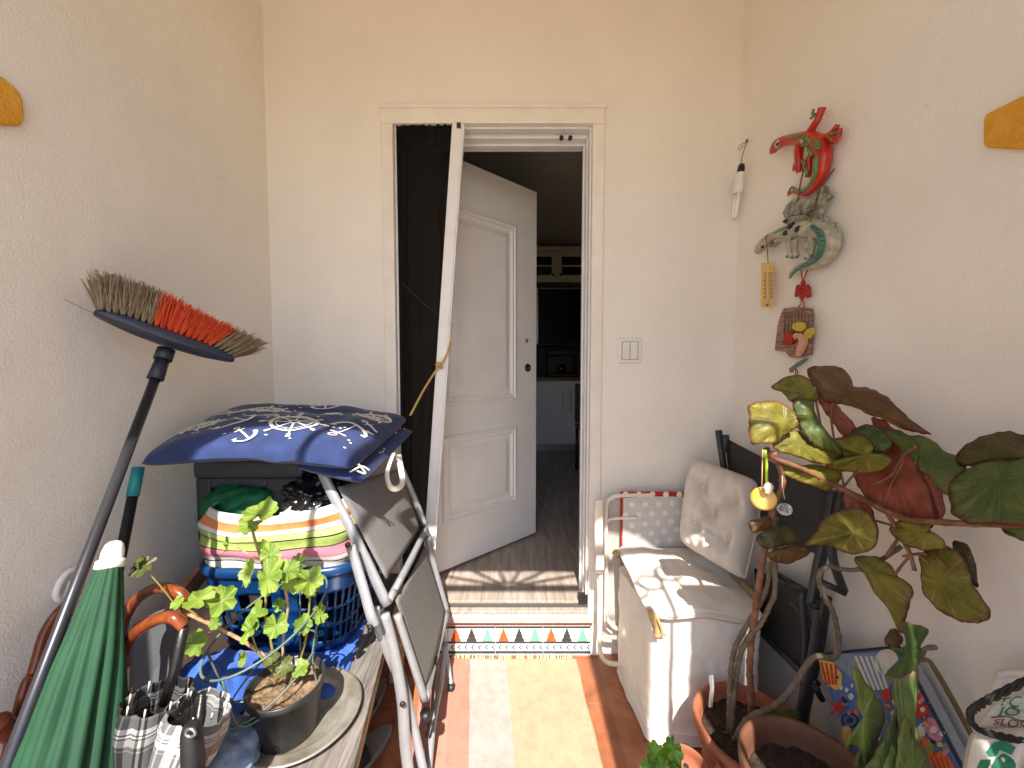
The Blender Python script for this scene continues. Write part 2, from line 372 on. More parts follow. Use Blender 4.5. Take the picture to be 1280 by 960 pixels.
# ================================================================== setting
g = MB(); g.box((-40, -60, -0.16), (40, -0.27, -0.06)); o = g.build('ground', mat('pale_terrace', (214, 194, 166), (196, 178, 152), rough=0.9, scale=3)); tag(o, kind='structure')
g = MB(); g.box((XL - .2, -0.27, -0.12), (XR + .2, YB + .13, 0.0)); o = g.build('porch_floor', tile_floor_mat()); o.data.transform(Matrix.Translation(o.location)); o.location = (0, 0, 0); tag(o, kind='structure')

house = thing('house', (0, YB, 0), 'white rough-plastered house front round the open white front door', 'house')
# walls: sheets with a softly rounded inner corner, thickened outwards
r = 0.002; arcL = [(XL + r - r * math.cos(a), YB - r + r * math.sin(a)) for a in [i * math.pi / 16 for i in range(9)]]
arcR = [(XR - r + r * math.sin(a), YB - r + r * math.cos(a)) for a in [i * math.pi / 16 for i in range(9)]]
def wall_sheet(path, zs, hole=None):
    mb = MB()
    for i in range(len(path) - 1):
        for j in range(len(zs) - 1):
            if hole and hole(path[i], path[i + 1], zs[j], zs[j + 1]): continue
            (x0, y0), (x1, y1) = path[i], path[i + 1]
            mb.add([(x0, y0, zs[j]), (x1, y1, zs[j]), (x1, y1, zs[j + 1]), (x0, y0, zs[j + 1])], [(0, 1, 2, 3)], smooth=False)
    return mb
back = arcL + [(DX0, YB), (DX1, YB)] + arcR
wb = wall_sheet(back, [0, DZ0, DZ1, ZC], lambda a, b, z0, z1: a[0] == DX0 and z1 <= DZ1)
for x in (DX0, DX1):   # reveals
    wb.add([(x, YB, 0), (x, YB + .13, 0), (x, YB + .13, DZ1), (x, YB, DZ1)], [(0, 1, 2, 3)], smooth=False)
wb.add([(DX0, YB, DZ1), (DX1, YB, DZ1), (DX1, YB + .13, DZ1), (DX0, YB + .13, DZ1)], [(0, 1, 2, 3)], smooth=False)
wb.box((XL - .15, YB + .14, 0), (DX0, YB + .16, ZC)); wb.box((DX1, YB + .14, 0), (XR + .15, YB + .16, ZC)); wb.box((DX0, YB + .14, DZ1), (DX1, YB + .16, ZC))
wb.build('wall', M_plaster, house, weld=True)
wl = MB(); wl.box((XL - .12, -.03, 0), (XL, YB - r, ZC)); wl.build('wall', M_plaster, house)
wr = MB(); wr.box((XR, -.03, 0), (XR + .12, YB - r, ZC)); wr.build('wall', M_plaster, house)
# front wall with the arched gateway (beside and behind the camera)
AX, AR, AZ = -0.08, 0.85, 2.11
wf = MB(); xs = [XL - .12, AX - AR] + [AX - AR * math.cos(math.pi * i / 24) for i in range(1, 24)] + [AX + AR, XR + .12]
AH = .60
def az(x): return AZ + AH * math.sqrt(max(0, 1 - abs((x - AX) / AR) ** 4))
Y0, Y1 = -.03, -.13
for i in range(len(xs) - 1):
    a, b2 = xs[i], xs[i + 1]; za, zb = (0, 0) if i in (0, len(xs) - 2) else (az(a), az(b2))
    for y in (Y0, Y1): wf.add([(a, y, za), (b2, y, zb), (b2, y, ZC), (a, y, ZC)], [(0, 1, 2, 3)], smooth=False)
    if za or zb: wf.add([(a, Y0, za), (b2, Y0, zb), (b2, Y1, zb), (a, Y1, za)], [(0, 1, 2, 3)], smooth=False)
for x in (AX - AR, AX + AR): wf.add([(x, Y0, 0), (x, Y1, 0), (x, Y1, AZ), (x, Y0, AZ)], [(0, 1, 2, 3)], smooth=False)
wf.build('front_wall', M_plaster, house)
c = MB(); c.box((XL - .12, Y1, ZC), (XR + .12, YB + .16, ZC + .15)); c.build('porch_ceiling', M_ceil, house)
# plastered trim round the door opening
t = MB(); w = .050
t.box((DX0 - w, YB - .012, 0), (DX0, YB + .001, DZ1)); t.box((DX1, YB - .012, 0), (DX1 + w, YB + .001, DZ1))
t.box((DX0 - w, YB - .013, DZ1), (DX1 + w, YB + .001, DZ1 + .072)); t.box((DX0 - w - .008, YB - .02, DZ1 + .06), (DX1 + w + .008, YB - .0125, DZ1 + .078))
t.build('door_surround', M_trim, house, bevel=.006)
# white aluminium frame inside the opening
fr = MB()
fr.box((DX0, YB + .012, DZ0), (DX0 + .010, YB + .05, DZ1)); fr.box((DX1 - .008, YB + .012, DZ0), (DX1, YB + .05, DZ1)); fr.box((DX0 + .010, YB + .012, DZ1 - .008), (DX1 - .008, YB + .05, DZ1))
fr.box((DX1 - .012, YB + .06, DZ0), (DX1, YB + .17, DZ1)); fr.box((DX0, YB + .06, DZ0), (DX0 + .014, YB + .17, DZ1)); fr.box((DX0 + .014, YB + .06, DZ1 - .020), (DX1 - .012, YB + .17, DZ1))
fr.box((DX1 - .020, YB + .10, DZ0), (DX1 - .012, YB + .12, DZ1 - .02)); fr.box((DX0 + .014, YB + .10, DZ1 - .030), (DX1 - .020, YB + .12, DZ1 - .02))
df = fr.build('door_frame', M_alu, house, bevel=.003)
for x in (P(702, 172, YB + .05).x, P(713, 172, YB + .05).x): rl = MB(); rl.lathe([(.0, -.006), (.009, -.006), (.009, .006), (0, .006)], (x, YB + .055, DZ1 - .022), (0, 1, 0), 14); rl.build('roller', M_dark, df)
cn = MB(); cn.box((DX1 - .04, YB + .004, DZ0 + .002), (DX1 + .005, YB + .03, DZ0 + .035)); cn.build('corner_cap', M_dark, df)
# ochre arch mouldings at the ends of both side walls
lp = [PX(-60, 62, XL), PX(0, 98, XL), PX(12, 108, XL), PX(20, 117, XL), PX(24, 130, XL), PX(25, 151, XL), PX(18, 158, XL), PX(0, 157, XL), PX(-60, 156, XL)]
mb = MB(); mb.prism(lp, (1, 0, 0), .012); mb.build('arch_moulding', M_yellow, house, bevel=.006, seg=3)
rp_ = [PX(1340, 95, XR), PX(1280, 122, XR), PX(1237, 143, XR), PX(1235, 150, XR), PX(1235, 180, XR), PX(1240, 185, XR), PX(1280, 187, XR), PX(1340, 189, XR)]
mb = MB(); mb.prism(list(reversed(rp_)), (-1, 0, 0), .012); mb.build('arch_moulding', M_yellow, house, bevel=.006, seg=3)
# step: decorated tiles, sill, laminate board
M_glaze = mat('white_glazed_tile', (240, 240, 236), (230, 230, 228), rough=0.18, coat=.3)
M_navy = mat('navy_glaze', (44, 50, 66), (60, 66, 82), rough=0.2)
M_orange = mat('rust_glaze', (196, 84, 34), (208, 98, 44), rough=0.2)
M_char = mat('charcoal_glaze', (52, 48, 48), (66, 62, 60), rough=0.2)
M_mint = mat('green_glaze', (106, 190, 142), (126, 204, 158), rough=0.2)
M_terra_edge = mat('terracotta_edge', (176, 92, 60), (198, 120, 84), rough=0.6, scale=60)
st = MB(); st.box((DX0 - .005, YB - .015, 0), (DX1 + .012, YB + .17, .172)); step = st.build('step', mat('mortar', (168, 160, 150), (190, 182, 170), rough=.9, scale=50), house)
tz0, tz1 = .012, .150; tw = .2125; yt = YB - .024; tx = DX1 + .010 - 4 * tw
for k in range(4):
    x0 = tx + k * tw + .0015; x1 = tx + (k + 1) * tw - .0015
    if k == 0: x0 = max(x0, DX0)
    tb = MB(); tb.box((x0, yt, tz0), (x1, YB - .0151, tz1), 0); f = yt - .0012; H = tz1 - tz0; W = tw - .003; xb = x1 - W
    def rect(a, b_, z0, z1, mi): tb.box((xb + a * W, f, tz0 + z0 * H), (xb + b_ * W, yt + .0002, tz0 + z1 * H), mi)
    rect(0.0, 1, .90, .975, 1); rect(0, 1, .395, .465, 1); rect(0, 1, .055, .145, 1)
    for q, mi in ((0, 2), (1, 3), (2, 4)):
        cx = .165 + q * .335
        for lv in range(5):
            hw = (.105, .078, .066, .044, .026)[lv]; rect(cx - hw, cx + hw, .475 + lv * .08, .475 + (lv + 1) * .08 - .0001, mi)
    for q in range(7):
        cx = .05 + q * .145
        for sgn in (1, -1):
            tb.add([(xb + W * cx, f, tz0 + H * .27), (xb + W * (cx + .035), f, tz0 + H * .27), (xb + W * (cx + .085), f, tz0 + H * (.27 + sgn * .085)), (xb + W * (cx + .05), f, tz0 + H * (.27 + sgn * .085))], [(0, 1, 2, 3) if sgn > 0 else (3, 2, 1, 0)], 3 if q % 2 == 0 else 1, smooth=False)
    tb.build('tile', [M_glaze, M_navy, M_orange, M_char, M_mint], step)
e = MB(); e.box((DX0 - .004, YB - .027, .1505), (DX1 + .012, YB - .0151, .170)); e.build('edge_strip', M_terra_edge, step, bevel=.002)
s2 = MB(); s2.box((DX0 - .01, YB - .045, .172), (DX1 + .02, YB + .0, .205)); s2.build('sill', mat('white_stone_sill', (196, 190, 182), (172, 164, 156), rough=.6, scale=18, bump=.2, bscale=80), step, bevel=.005)
s5 = MB(); s5.box((DX0 + .001, YB - .030, .2055), (DX1 - .001, YB + .0, .219)); s5.build('sill_board', M_laminate, step, bevel=.003)
s3 = MB(); s3.box((DX0 + .001, YB + .001, .172), (DX1 - .001, YB + .016, .226)); s3.build('track', mat('grey_metal_track', (120, 120, 122), rough=.35, metal=.8), step)
s4 = MB(); s4.box((DX0 + .001, YB + .018, .172), (DX1, YB + .19, .236)); s4.build('threshold_board', M_laminate, step, bevel=.003)
# front door standing half open
HX, HY, DW = -.48, 1.815, .85; dd = V((.743, .669, 0)); dn = V((.669, -.743, 0))   # along the leaf, out of its outer face
door_z0, door_z1 = .248, 2.355
def D(tt, z, off=0.0): return V((HX, HY, 0)) + dd * tt + dn * off + V((0, 0, z))
def dbox(mb, t0, t1, z0, z1, o0, o1, mi=0):
    vs = [D(t0, z0, o0), D(t1, z0, o0), D(t1, z0, o1), D(t0, z0, o1), D(t0, z1, o0), D(t1, z1, o0), D(t1, z1, o1), D(t0, z1, o1)]
    mb.add(vs, [(0, 1, 2, 3), (7, 6, 5, 4), (4, 5, 1, 0), (5, 6, 2, 1), (6, 7, 3, 2), (7, 4, 0, 3)], mi, smooth=False)
M_door2 = 0
lf = MB(); dbox(lf, 0, DW, door_z0, door_z1, -.045, 0); leaf = lf.build('front_door', M_door, house, bevel=.003)
def moulding(t0, t1, z0, z1, name):
    prof = [(0, 0), (.004, .012), (.014, .015), (.022, .007), (.034, .011), (.046, .002), (.058, .002), (.085, .012), (.088, .0125)]
    mb = MB()
    cs = [[(t0 + i, z0 + i), (t1 - i, z0 + i), (t1 - i, z1 - i), (t0 + i, z1 - i)] for i, _ in prof]
    for a in range(len(prof) - 1):
        for k in range(4):
            l = (k + 1) % 4
            mb.add([D(*cs[a][k], prof[a][1] + .0005), D(*cs[a][l], prof[a][1] + .0005), D(*cs[a + 1][l], prof[a + 1][1] + .0005), D(*cs[a + 1][k], prof[a + 1][1] + .0005)], [(0, 1, 2, 3)], smooth=False)
    mb.add([D(*cs[-1][k], prof[-1][1] + .0005) for k in range(4)], [(0, 1, 2, 3)], smooth=False)
    mb.build(name, M_door, leaf, weld=True)
moulding(.165, .676, 1.103, 2.114, 'panel_moulding'); moulding(.165, .676, .495, .947, 'panel_moulding')
k = MB(); k.lathe([(.0, 0), (.024, 0), (.024, .006), (.019, .009), (.012, .009), (.011, .003), (0, .003)], D(.772, 1.292, 0), dn, 20); k.build('lock', mat('dark_brass', (70, 58, 44), (96, 84, 66), rough=.4, metal=.7, scale=60), leaf)
k = MB(); k.box(D(.772, 1.28, .0035) - V((.002, .002, .008)), D(.772, 1.28, .0035) + V((.002, .002, .008))); k.build('keyhole', M_dark, leaf); k = MB(); k.lathe([(0, 0), (.012, 0), (.014, .002), (.006, .004), (0, .004)], D(.764, 1.455, 0), dn, 12); k.build('peephole_cover', mat('worn_brass', (178, 140, 100), (150, 120, 90), rough=.5, scale=90), leaf)

# ================================================================== kitchen seen through the door
KX0, KX1, KY1, KZ = -2.2, 1.6, 5.35, 2.92
M_kwall = mat('kitchen_paint', (206, 198, 186), (198, 190, 178), rough=.8, scale=3)
g = MB(); g.box((KX0, YB + .19, .17), (KX1, KY1, .235)); tag(g.build('kitchen_floor', M_laminate), kind='structure')
kw = MB(); kw.box((KX0 - .1, YB + .165, .17), (KX0, 2.6, KZ)); kw.box((KX0 - .1, 3.4, .17), (KX0, KY1, KZ)); kw.box((KX0 - .1, 2.6, .17), (KX0, 3.4, 1.3)); kw.box((KX0 - .1, 2.6, 2.1), (KX0, 3.4, KZ)); kw.box((KX1, YB + .165, .17), (KX1 + .1, KY1, KZ)); kw.box((KX0 - .1, KY1, .17), (KX1 + .1, KY1 + .1, KZ)); kw.box((KX0 - .1, YB + .165, KZ), (KX1 + .1, KY1 + .1, KZ + .1))  # unseen opening in the left wall, added to let sky light brighten the kitchen
kw.box((KX0, YB + .161, 0), (XL - .15, YB + .165, KZ)); kw.box((XR + .15, YB + .161, 0), (KX1, YB + .165, KZ))
kw.build('kitchen_wall', M_kwall, house)
M_cab = mat('cabinet_white', (232, 233, 238), (226, 228, 234), rough=.4)
M_cream = mat('cabinet_cream', (206, 196, 172), (196, 186, 162), rough=.5)
M_steel = mat('brushed_steel', (170, 170, 172), rough=.3, metal=.9)
M_bglass = mat('dark_glass', (10, 10, 12), rough=.08, coat=.5)
cy = 4.70
base = thing('kitchen_base_cabinet', (.5, cy + .3, .235), 'white kitchen base cabinet with two long upright handles under a wood worktop', 'cabinet')
b = MB(); b.box((-.3, cy, .335), (1.35, cy + .6, 1.115)); b.build('carcass', M_cab, base)
b = MB(); b.box((-.3, cy + .04, .235), (1.35, cy + .6, .335)); b.build('plinth', M_steel, base)
for x0, x1, hx in ((-.3, .24, .19), (.245, .665, .62), (.67, 1.09, .715)):
    d_ = MB(); d_.box((x0 + .003, cy - .02, .34), (x1 - .003, cy - .0005, 1.10)); do = d_.build('cabinet_door', M_cab, base, bevel=.003)
    h_ = MB(); h_.tube([(hx, cy - .0203, .74), (hx, cy - .045, .75), (hx, cy - .045, 1.0), (hx, cy - .0203, 1.01)], .006, 8); h_.build('handle', M_steel, do)
b = MB(); b.box((-.3, cy - .04, 1.1155), (1.35, cy + .6, 1.155)); b.build('worktop', wood_mat('oak_worktop', (92, 58, 34), (120, 78, 46), (140, 96, 60), rough=.4), base, bevel=.004)
b = MB(); b.box((-.3, cy + .59, 1.156), (1.35, cy + .605, 1.56)); b.build('splashback', plaid_mat('patterned_splashback', (60, 66, 76), (150, 150, 150), (210, 206, 198), 12, 4), base)
up = thing('kitchen_wall_cabinet', (.5, cy + .4, 2.36), 'cream kitchen wall cabinet with small dark glass doors and knobs', 'cabinet')
b = MB(); b.box((-.3, cy + .22, 2.36), (1.35, cy + .62, 2.74)); b.box((-.3, cy + .19, 2.742), (1.35, cy + .62, 2.79)); b.build('carcass', M_cream, up)
for x0, x1, kx in ((.06, .56, .52), (.565, 1.06, .61)):
    d_ = MB()
    d_.box((x0 + .003, cy + .20, 2.37), (x0 + .06, cy + .2195, 2.73)); d_.box((x1 - .06, cy + .20, 2.37), (x1 - .003, cy + .2195, 2.73)); d_.box((x0 + .06, cy + .20, 2.37), (x1 - .06, cy + .2195, 2.44)); d_.box((x0 + .06, cy + .20, 2.67), (x1 - .06, cy + .2195, 2.73)); d_.box((x0 + .06, cy + .202, 2.545), (x1 - .06, cy + .2195, 2.565))
    do = d_.build('cabinet_door', M_cream, up, bevel=.003)
    gl = MB(); gl.box((x0 + .06, cy + .208, 2.44), (x1 - .06, cy + .214, 2.67)); gl.build('pane', M_bglass, do)
    kn = MB(); kn.ball((kx, cy + .185, 2.44), .016); kn.build('knob', M_dark, do)
ov = thing('wall_oven', (.7, cy + .4, 1.56), 'tall dark glass-fronted kitchen appliance framed in steel over the worktop', 'oven')
b = MB(); b.box((.28, cy + .20, 1.56), (1.1, cy + .60, 2.32)); b.build('housing', M_dark, ov, bevel=.004)
b = MB(); b.box((.33, cy + .185, 1.58), (1.05, cy + .199, 2.26)); b.build('glass_door', M_bglass, ov)
b = MB(); b.box((.30, cy + .18, 1.575), (.33, cy + .199, 2.275)); b.box((.33, cy + .18, 2.26), (1.05, cy + .199, 2.275)); b.build('trim', M_steel, ov)
hob = thing('coffee_machine', (.6, cy + .25, 1.155), 'small black coffee machine on the kitchen worktop', 'coffee machine')
b = MB(); b.box((.46, cy + .1, 1.158), (.80, cy + .42, 1.20)); b.box((.46, cy + .28, 1.2005), (.80, cy + .42, 1.43)); b.box((.46, cy + .1, 1.4305), (.80, cy + .42, 1.49)); b.build('body', M_dark, hob, bevel=.01)
b = MB(); b.lathe([(0, 0), (.05, 0), (.055, .08), (.04, .1), (0, .1)], (.63, cy + .18, 1.203)); b.build('jug', M_bglass, hob)
ch = thing('kitchen_chair', (.80, 3.6, .235), 'dark kitchen chair just inside, half hidden by the door frame', 'chair')
b = MB(); b.box((.64, 3.5, .68), (1.04, 3.9, .72)); b.build('seat', M_dark, ch, bevel=.01)
b = MB(); b.box((.64, 3.88, .725), (1.04, 3.91, 1.12)); b.build('backrest', M_dark, ch, bevel=.01)
for x in (.66, 1.02):
    for y in (3.52, 3.87): b = MB(); b.tube([(x, y, .236), (x, y, .679)], .016, 8); b.build('leg', M_dark, ch)

# ================================================================== pulled-back insect screen in the doorway
scr = thing('insect_screen', (-.4, YB + .005, DZ0), 'dark pleated insect screen pulled aside by its slanting white bar', 'insect screen')
bt, bb = P(573.5, 157, YB - .028), P(536, 712, YB - .028)
mb = MB(); mb.bar(bt, bb, .052, .03, up=(0, 1, 0)); mb.bar(bt + V((.017, -.016, 0)), bb + V((.017, -.016, 0)), .008, .006, up=(0, 1, 0)); mb.build('bar', M_alu, scr, bevel=.004)
mb = MB(); mb.box(bt + V((-.006, -.022, -.02)), bt + V((.010, -.0155, .0))); mb.build('latch', M_dark, scr)
def net_mat():
    m, nt, b_ = new_mat('black_netting'); L = nt.links.new
    uv = N(nt, 'ShaderNodeUVMap'); mp = N(nt, 'ShaderNodeMapping'); mp.inputs['Scale'].default_value = (38, .6, 1); L(uv.outputs[0], mp.inputs[0])
    no = N(nt, 'ShaderNodeTexNoise', Scale=2.0, Detail=6.0); L(mp.outputs[0], no.inputs['Vector'])
    rp = ramp(nt, [(0.44, lin((5, 5, 5))), (0.60, lin((14, 12, 11))), (0.72, lin((78, 68, 62)))]); L(no.outputs['Fac'], rp.inputs[0]); L(rp.outputs[0], b_.inputs['Base Color'])
    b_.inputs['Roughness'].default_value = .8; b_.inputs['Specular IOR Level'].default_value = .08
    tr = N(nt, 'ShaderNodeBsdfTransparent'); mx = N(nt, 'ShaderNodeMixShader'); mx.inputs[0].default_value = .95; L(tr.outputs[0], mx.inputs[1]); L(b_.outputs[0], mx.inputs[2]); L(mx.outputs[0], nt.nodes['Material Output'].inputs[0])
    return m
def net(u, v):
    z = DZ0 + .01 + v * (DZ1 - DZ0 - .0105); x0 = DX0 + .012; x1 = bb.x + (bt.x - bb.x) * (z - bb.z) / (bt.z - bb.z) - .02
    return V((x0 + (x1 - x0) * u, YB - .001 + .004 * math.sin(u * 2 * math.pi * 7 + 2.2 * math.sin(v * 3 + u * 4)) + .010 * noise.noise(V((u * 26, v * 1.5, 1))), z))
mb = MB(); mb.surf(net, 130, 10); mb.build('netting', net_mat(), scr)
zz = [(DX0 + .03 + .27 * i / 10, YB - .012, 1.66 - .21 * i / 10 - .015 * math.sin(i * .3)) for i in range(9)]
mb = MB(); mb.tube(zz, .0025, 6); mb.build('cord', M_dark, scr)
# rope
ra = [P(563, 428, YB - .052), P(560, 440, YB - .053), P(552, 455, YB - .06), P(546, 462, YB - .06), P(530, 487, YB - .10), P(513, 519, YB - .16)]
cl = catmull(ra, 14); mb = MB()
for ph in (0, 2.1, 4.2):
    mb.tube([p + V((.0028 * math.cos(i * 1.1 + ph), .002 * math.sin(i * 1.1 + ph), .0028 * math.sin(i * 1.1 + ph))) for i, p in enumerate(cl)], .0026, 6)
kp = P(549, 457, YB - .063)
for a in (0, 1, 2, 3): mb.tube([kp + V((.012 * math.cos(t_ + a), .006 * math.sin(2 * t_ + a) - .003, .012 * math.sin(t_ + a * .7))) for t_ in [i * .55 for i in range(9)]], .0032, 6)
tag(mb.build('rope', mat('golden_cord', (176, 140, 62), (206, 178, 110), rough=.6, scale=300)), 'golden twisted cord knotted round the slanting white screen bar', 'rope')
# wall things by the door
sw = thing('light_switch', P(787, 438, YB), 'white double light switch on the wall right of the door', 'light switch')
a, b_ = P(771.5, 454, YB), P(801.5, 422.5, YB); mb = MB(); mb.box((a.x, YB - .011, a.z), (b_.x, YB - .0005, b_.z)); mb.build('plate', M_white, sw, bevel=.004)
mb = MB(); mb.box((a.x + (b_.x - a.x) * .15, YB - .0125, a.z + (b_.x - a.x) * .15), (b_.x - (b_.x - a.x) * .15, YB - .0105, b_.z - (b_.x - a.x) * .15)); mb.build('gap_shade', mat('gap_shade_grey', (150, 148, 144), rough=.5), sw)  # grey layer stands in for the shaded gap round the rockers
w_ = (b_.x - a.x)
for i in range(2):
    mb = MB(); x0 = a.x + w_ * (.17 + .335 * i); mb.box((x0, YB - .018, a.z + w_ * .17), (x0 + w_ * .31, YB - .0126, b_.z - w_ * .17)); mb.build('rocker', M_white, sw, bevel=.003)

# ================================================================== iron gate in the archway (overhead and behind the camera)
gate = thing('iron_gate', (AX, -.1, 0), 'black wrought-iron sunburst grille filling the arched porch entrance', 'gate')
gy = -.08; GB = 2.472
mb = MB(); half = AR * (1 - ((GB - AZ) / AH) ** 2) ** (1 / 4); mb.bar((-.43, gy, GB), (AX + half, gy, GB), .03, .035); mb.build('crossbar', M_iron, gate)
mb = MB(); hub = [(AX + .03 + .07 * math.cos(t_), gy, GB + .015 + .045 * math.sin(t_)) for t_ in [math.pi * i / 14 for i in range(15)]]; mb.tube(hub, .010, 8); mb.build('hub', M_iron, gate)
for i in range(1, 7):
    t_ = math.pi * i / 7; d_ = V((math.cos(t_), 0, math.sin(t_) * .75)).normalized(); p0 = V((AX + .03 + .07 * math.cos(t_), gy, GB + .015 + .045 * math.sin(t_))); p1 = V(p0); 
    while abs(p1.x - AX) < AR and p1.z < az(p1.x) and p1.z > GB: p1 += d_ * .005
    if (p1 - p0).length < .02: continue
    mb = MB(); mb.tube([p0, p1], .0095, 8); mb.build('ray_bar', M_iron, gate)
def curl(cx, cz, r0, t0, t1, n=20, k=0.0): return [(cx + (r0 + k * i) * math.cos(t0 + (t1 - t0) * i / n), gy, cz + (r0 + k * i) * math.sin(t0 + (t1 - t0) * i / n)) for i in range(n + 1)]
mb = MB(); mb.box((.315, gy - .02, 0.02), (.455, gy + .02, 2.08)); mb.build('shade_panel', M_iron, gate); mb = MB(); mb.box((.578, gy - .02, 0.02), (.765, gy + .02, 2.20)); mb.build('shade_panel', M_iron, gate)  # unseen solid sheets added to block the sun beside and right of the lit strip
mb = MB(); mb.tube([(.52, gy, 0), (.52, gy, 2.32)], .009, 8); mb.build('upright', M_iron, gate)
for cx, cz, r0 in ((.48, 2.24, .045), (.41, 2.19, .05), (.56, 2.3, .05)):
    mb = MB(); mb.tube(curl(cx, cz, r0, 0, 6.0), .007, 8); mb.build('scroll', M_iron, gate)
for x in (-.62, -.49):
    mb = MB(); zt = az(x) + .01; zb_ = 1.95
    mb.tube([(x, gy, zb_), (x + .01, gy, (zb_ + zt) / 2), (x + .05, gy, zt)], .012, 8); mb.build('scroll', M_iron, gate)

# ================================================================== light
ELEV, AZI = 50.0, 1.0
L_dir = V((math.sin(R(AZI)) * math.cos(R(ELEV)), math.cos(R(AZI)) * math.cos(R(ELEV)), -math.sin(R(ELEV))))
sd = bpy.data.lights.new('sun', 'SUN'); sun = bpy.data.objects.new('sun', sd); COL.objects.link(sun)
sun.rotation_euler = L_dir.to_track_quat('-Z', 'Y').to_euler(); sd.energy = 4.2; sd.angle = R(0.53); sd.color = (1.0, .94, .85); sun.location = (0, -5, 8)
w = bpy.data.worlds.new('World'); scene.world = w; w.use_nodes = True; nt = w.node_tree
sky = nt.nodes.new('ShaderNodeTexSky'); sky.sky_type = 'NISHITA'; sky.sun_disc = False
sky.sun_elevation = R(ELEV); sky.sun_rotation = R(180 + AZI); sky.dust_density = 1.0; sky.ozone_density = 1.0; sky.air_density = 1.0
bg = nt.nodes['Background']; bg.inputs['Strength'].default_value = 0.13
nt.links.new(sky.outputs[0], bg.inputs['Color'])
scene.view_settings.view_transform = 'Standard'; scene.view_settings.look = 'None'; scene.view_settings.gamma = 1; scene.view_settings.use_curve_mapping = False
scene.view_settings.exposure = 1.34
scene.render.engine = 'CYCLES'
cy_ = scene.cycles; cy_.use_denoising = True; cy_.max_bounces = 10; cy_.diffuse_bounces = 6; cy_.glossy_bounces = 3; cy_.transmission_bounces = 6; cy_.transparent_max_bounces = 12; cy_.sample_clamp_indirect = 8.0; cy_.caustics_reflective = False; cy_.caustics_refractive = False
# ================================================================== LEFT SIDE
def Z4(x, y, Y): return P(190 + x / 2.824, 620 + y / 2.824, Y)      # zoomed views of the photograph -> points at a depth
def Z3(x, y, Y): return P(x / 3, 640 + y / 3, Y)
# --- bench
M_bench = wood_mat('weathered_bench_wood', (70, 65, 62), (112, 106, 101), (142, 134, 126), scale=(30, 2.2, 30), rough=.8, wave=4, bump=.5)
M_bench_edge = wood_mat('raw_wood_edge', (120, 84, 52), (170, 130, 88), (200, 168, 124), scale=(20, 3, 20), rough=.8, bump=.4)
BZ = .42
bench = thing('bench', (-.63, 1.1, 0), 'weathered grey wooden bench along the left wall carrying the basket and potted geranium', 'bench')
def bx(y): return -.404 + (1.17 - y) / .354 * .052
tp = MB(); ya, yb = .745, 1.60; pl = [(-.90, ya), (bx(ya), ya), (bx(yb), yb), (-.90, yb)]
tp.prism([(x, y, BZ - .018) for x, y in pl], (0, 0, 1), .018); tp.build('bench_top', M_bench, bench, bevel=.003)
eb = MB(); eb.bar((bx(ya) - .010, ya + .005, BZ - .034), (bx(yb) - .010, yb - .005, BZ - .034), .016, .031); eb.bar((-.89, ya + .012, BZ - .034), (bx(ya) - .02, ya + .012, BZ - .034), .016, .031); eb.build('apron', M_bench_edge, bench)
for x, y in ((-.86, .80), (-.385, .80), (-.86, 1.54), (-.48, 1.54)):
    lg = MB(); lg.box((x - .025, y - .025, 0), (x + .025, y + .025, BZ - .019)); lg.build('leg', M_bench_edge, bench, bevel=.003)
# --- blue cloth over the bench
M_blue = mat('blue_cloth', (46, 92, 188), (60, 108, 206), rough=.85, scale=30, bump=.35, bscale=500, dist=.001, sheen=.2)
def cloth(u, v):
    y = .93 + v * .62; x = -.885 + u * (bx(y) - .085 + .885)
    z = BZ + .004 + .006 * abs(noise.noise(V((u * 5, v * 4, 1)))) + .012 * max(0, noise.noise(V((u * 3 + v * 2, v * 3, 4))))
    return V((x, y, z))
mb = MB(); mb.surf(cloth, 50, 50); tag(mb.build('tablecloth', M_blue, solid=.002), 'bright blue cloth spread over the wooden bench under the laundry basket', 'cloth')
def pile(u, v):
    c = PZ(262, 872, BZ); a = (u - .5) * .26; b = (v - .5) * .26
    e = max(0, 1 - abs(2 * u - 1) ** 3) * max(0, 1 - abs(2 * v - 1) ** 3)
    return V((c.x + a, c.y + b, BZ + .016 + e * (.045 + .05 * abs(noise.noise(V((u * 3.2, v * 2.4, 2.2)))) + .03 * abs(noise.noise(V((u * 7 + v * 3, v * 6, 7)))))))
mb = MB(); mb.surf(pile, 44, 44); tag(mb.build('crumpled_cloth', M_blue, solid=.002), 'crumpled blue cloth heaped beside the plaid umbrellas', 'cloth')
# --- laundry basket
M_basket = mat('blue_plastic', (5, 46, 90), (8, 56, 104), rough=.35, scale=8)
bk = thing('laundry_basket', (-.705, 1.33, BZ), 'blue plastic laundry basket with slotted sides holding the striped bag', 'basket')
def sup(a, rx, ry, n=5.0):
    c_, s_ = math.cos(a), math.sin(a); return (math.copysign(abs(c_) ** (2 / n) * rx, c_), math.copysign(abs(s_) ** (2 / n) * ry, s_))
bcx, bcy, bz0, bz1 = -.712, 1.30, BZ + .012, .70
def bask(a, t): 
    rx = .195 + .045 * t; ry = .165 + .043 * t; x, y = sup(a, rx, ry); return V((bcx + x, bcy + y, bz0 + (bz1 - bz0) * t))
mb = MB(); na = 96; lv = [0, .08, .12, .30, .34, .52, .56, .74, .78, .92, 1.0]
vs = [bask(2 * math.pi * k / na, t) for t in lv for k in range(na)]; fs = []
for i in range(len(lv) - 1):
    for k in range(na):
        if i in (2, 4, 6) and k % 3 != 0: continue
        fs.append((i * na + k, i * na + (k + 1) % na, (i + 1) * na + (k + 1) % na, (i + 1) * na + k))
fs.append(tuple(reversed(range(na)))); mb.add(vs, fs); mb.build('body', M_basket, bk, solid=.004)
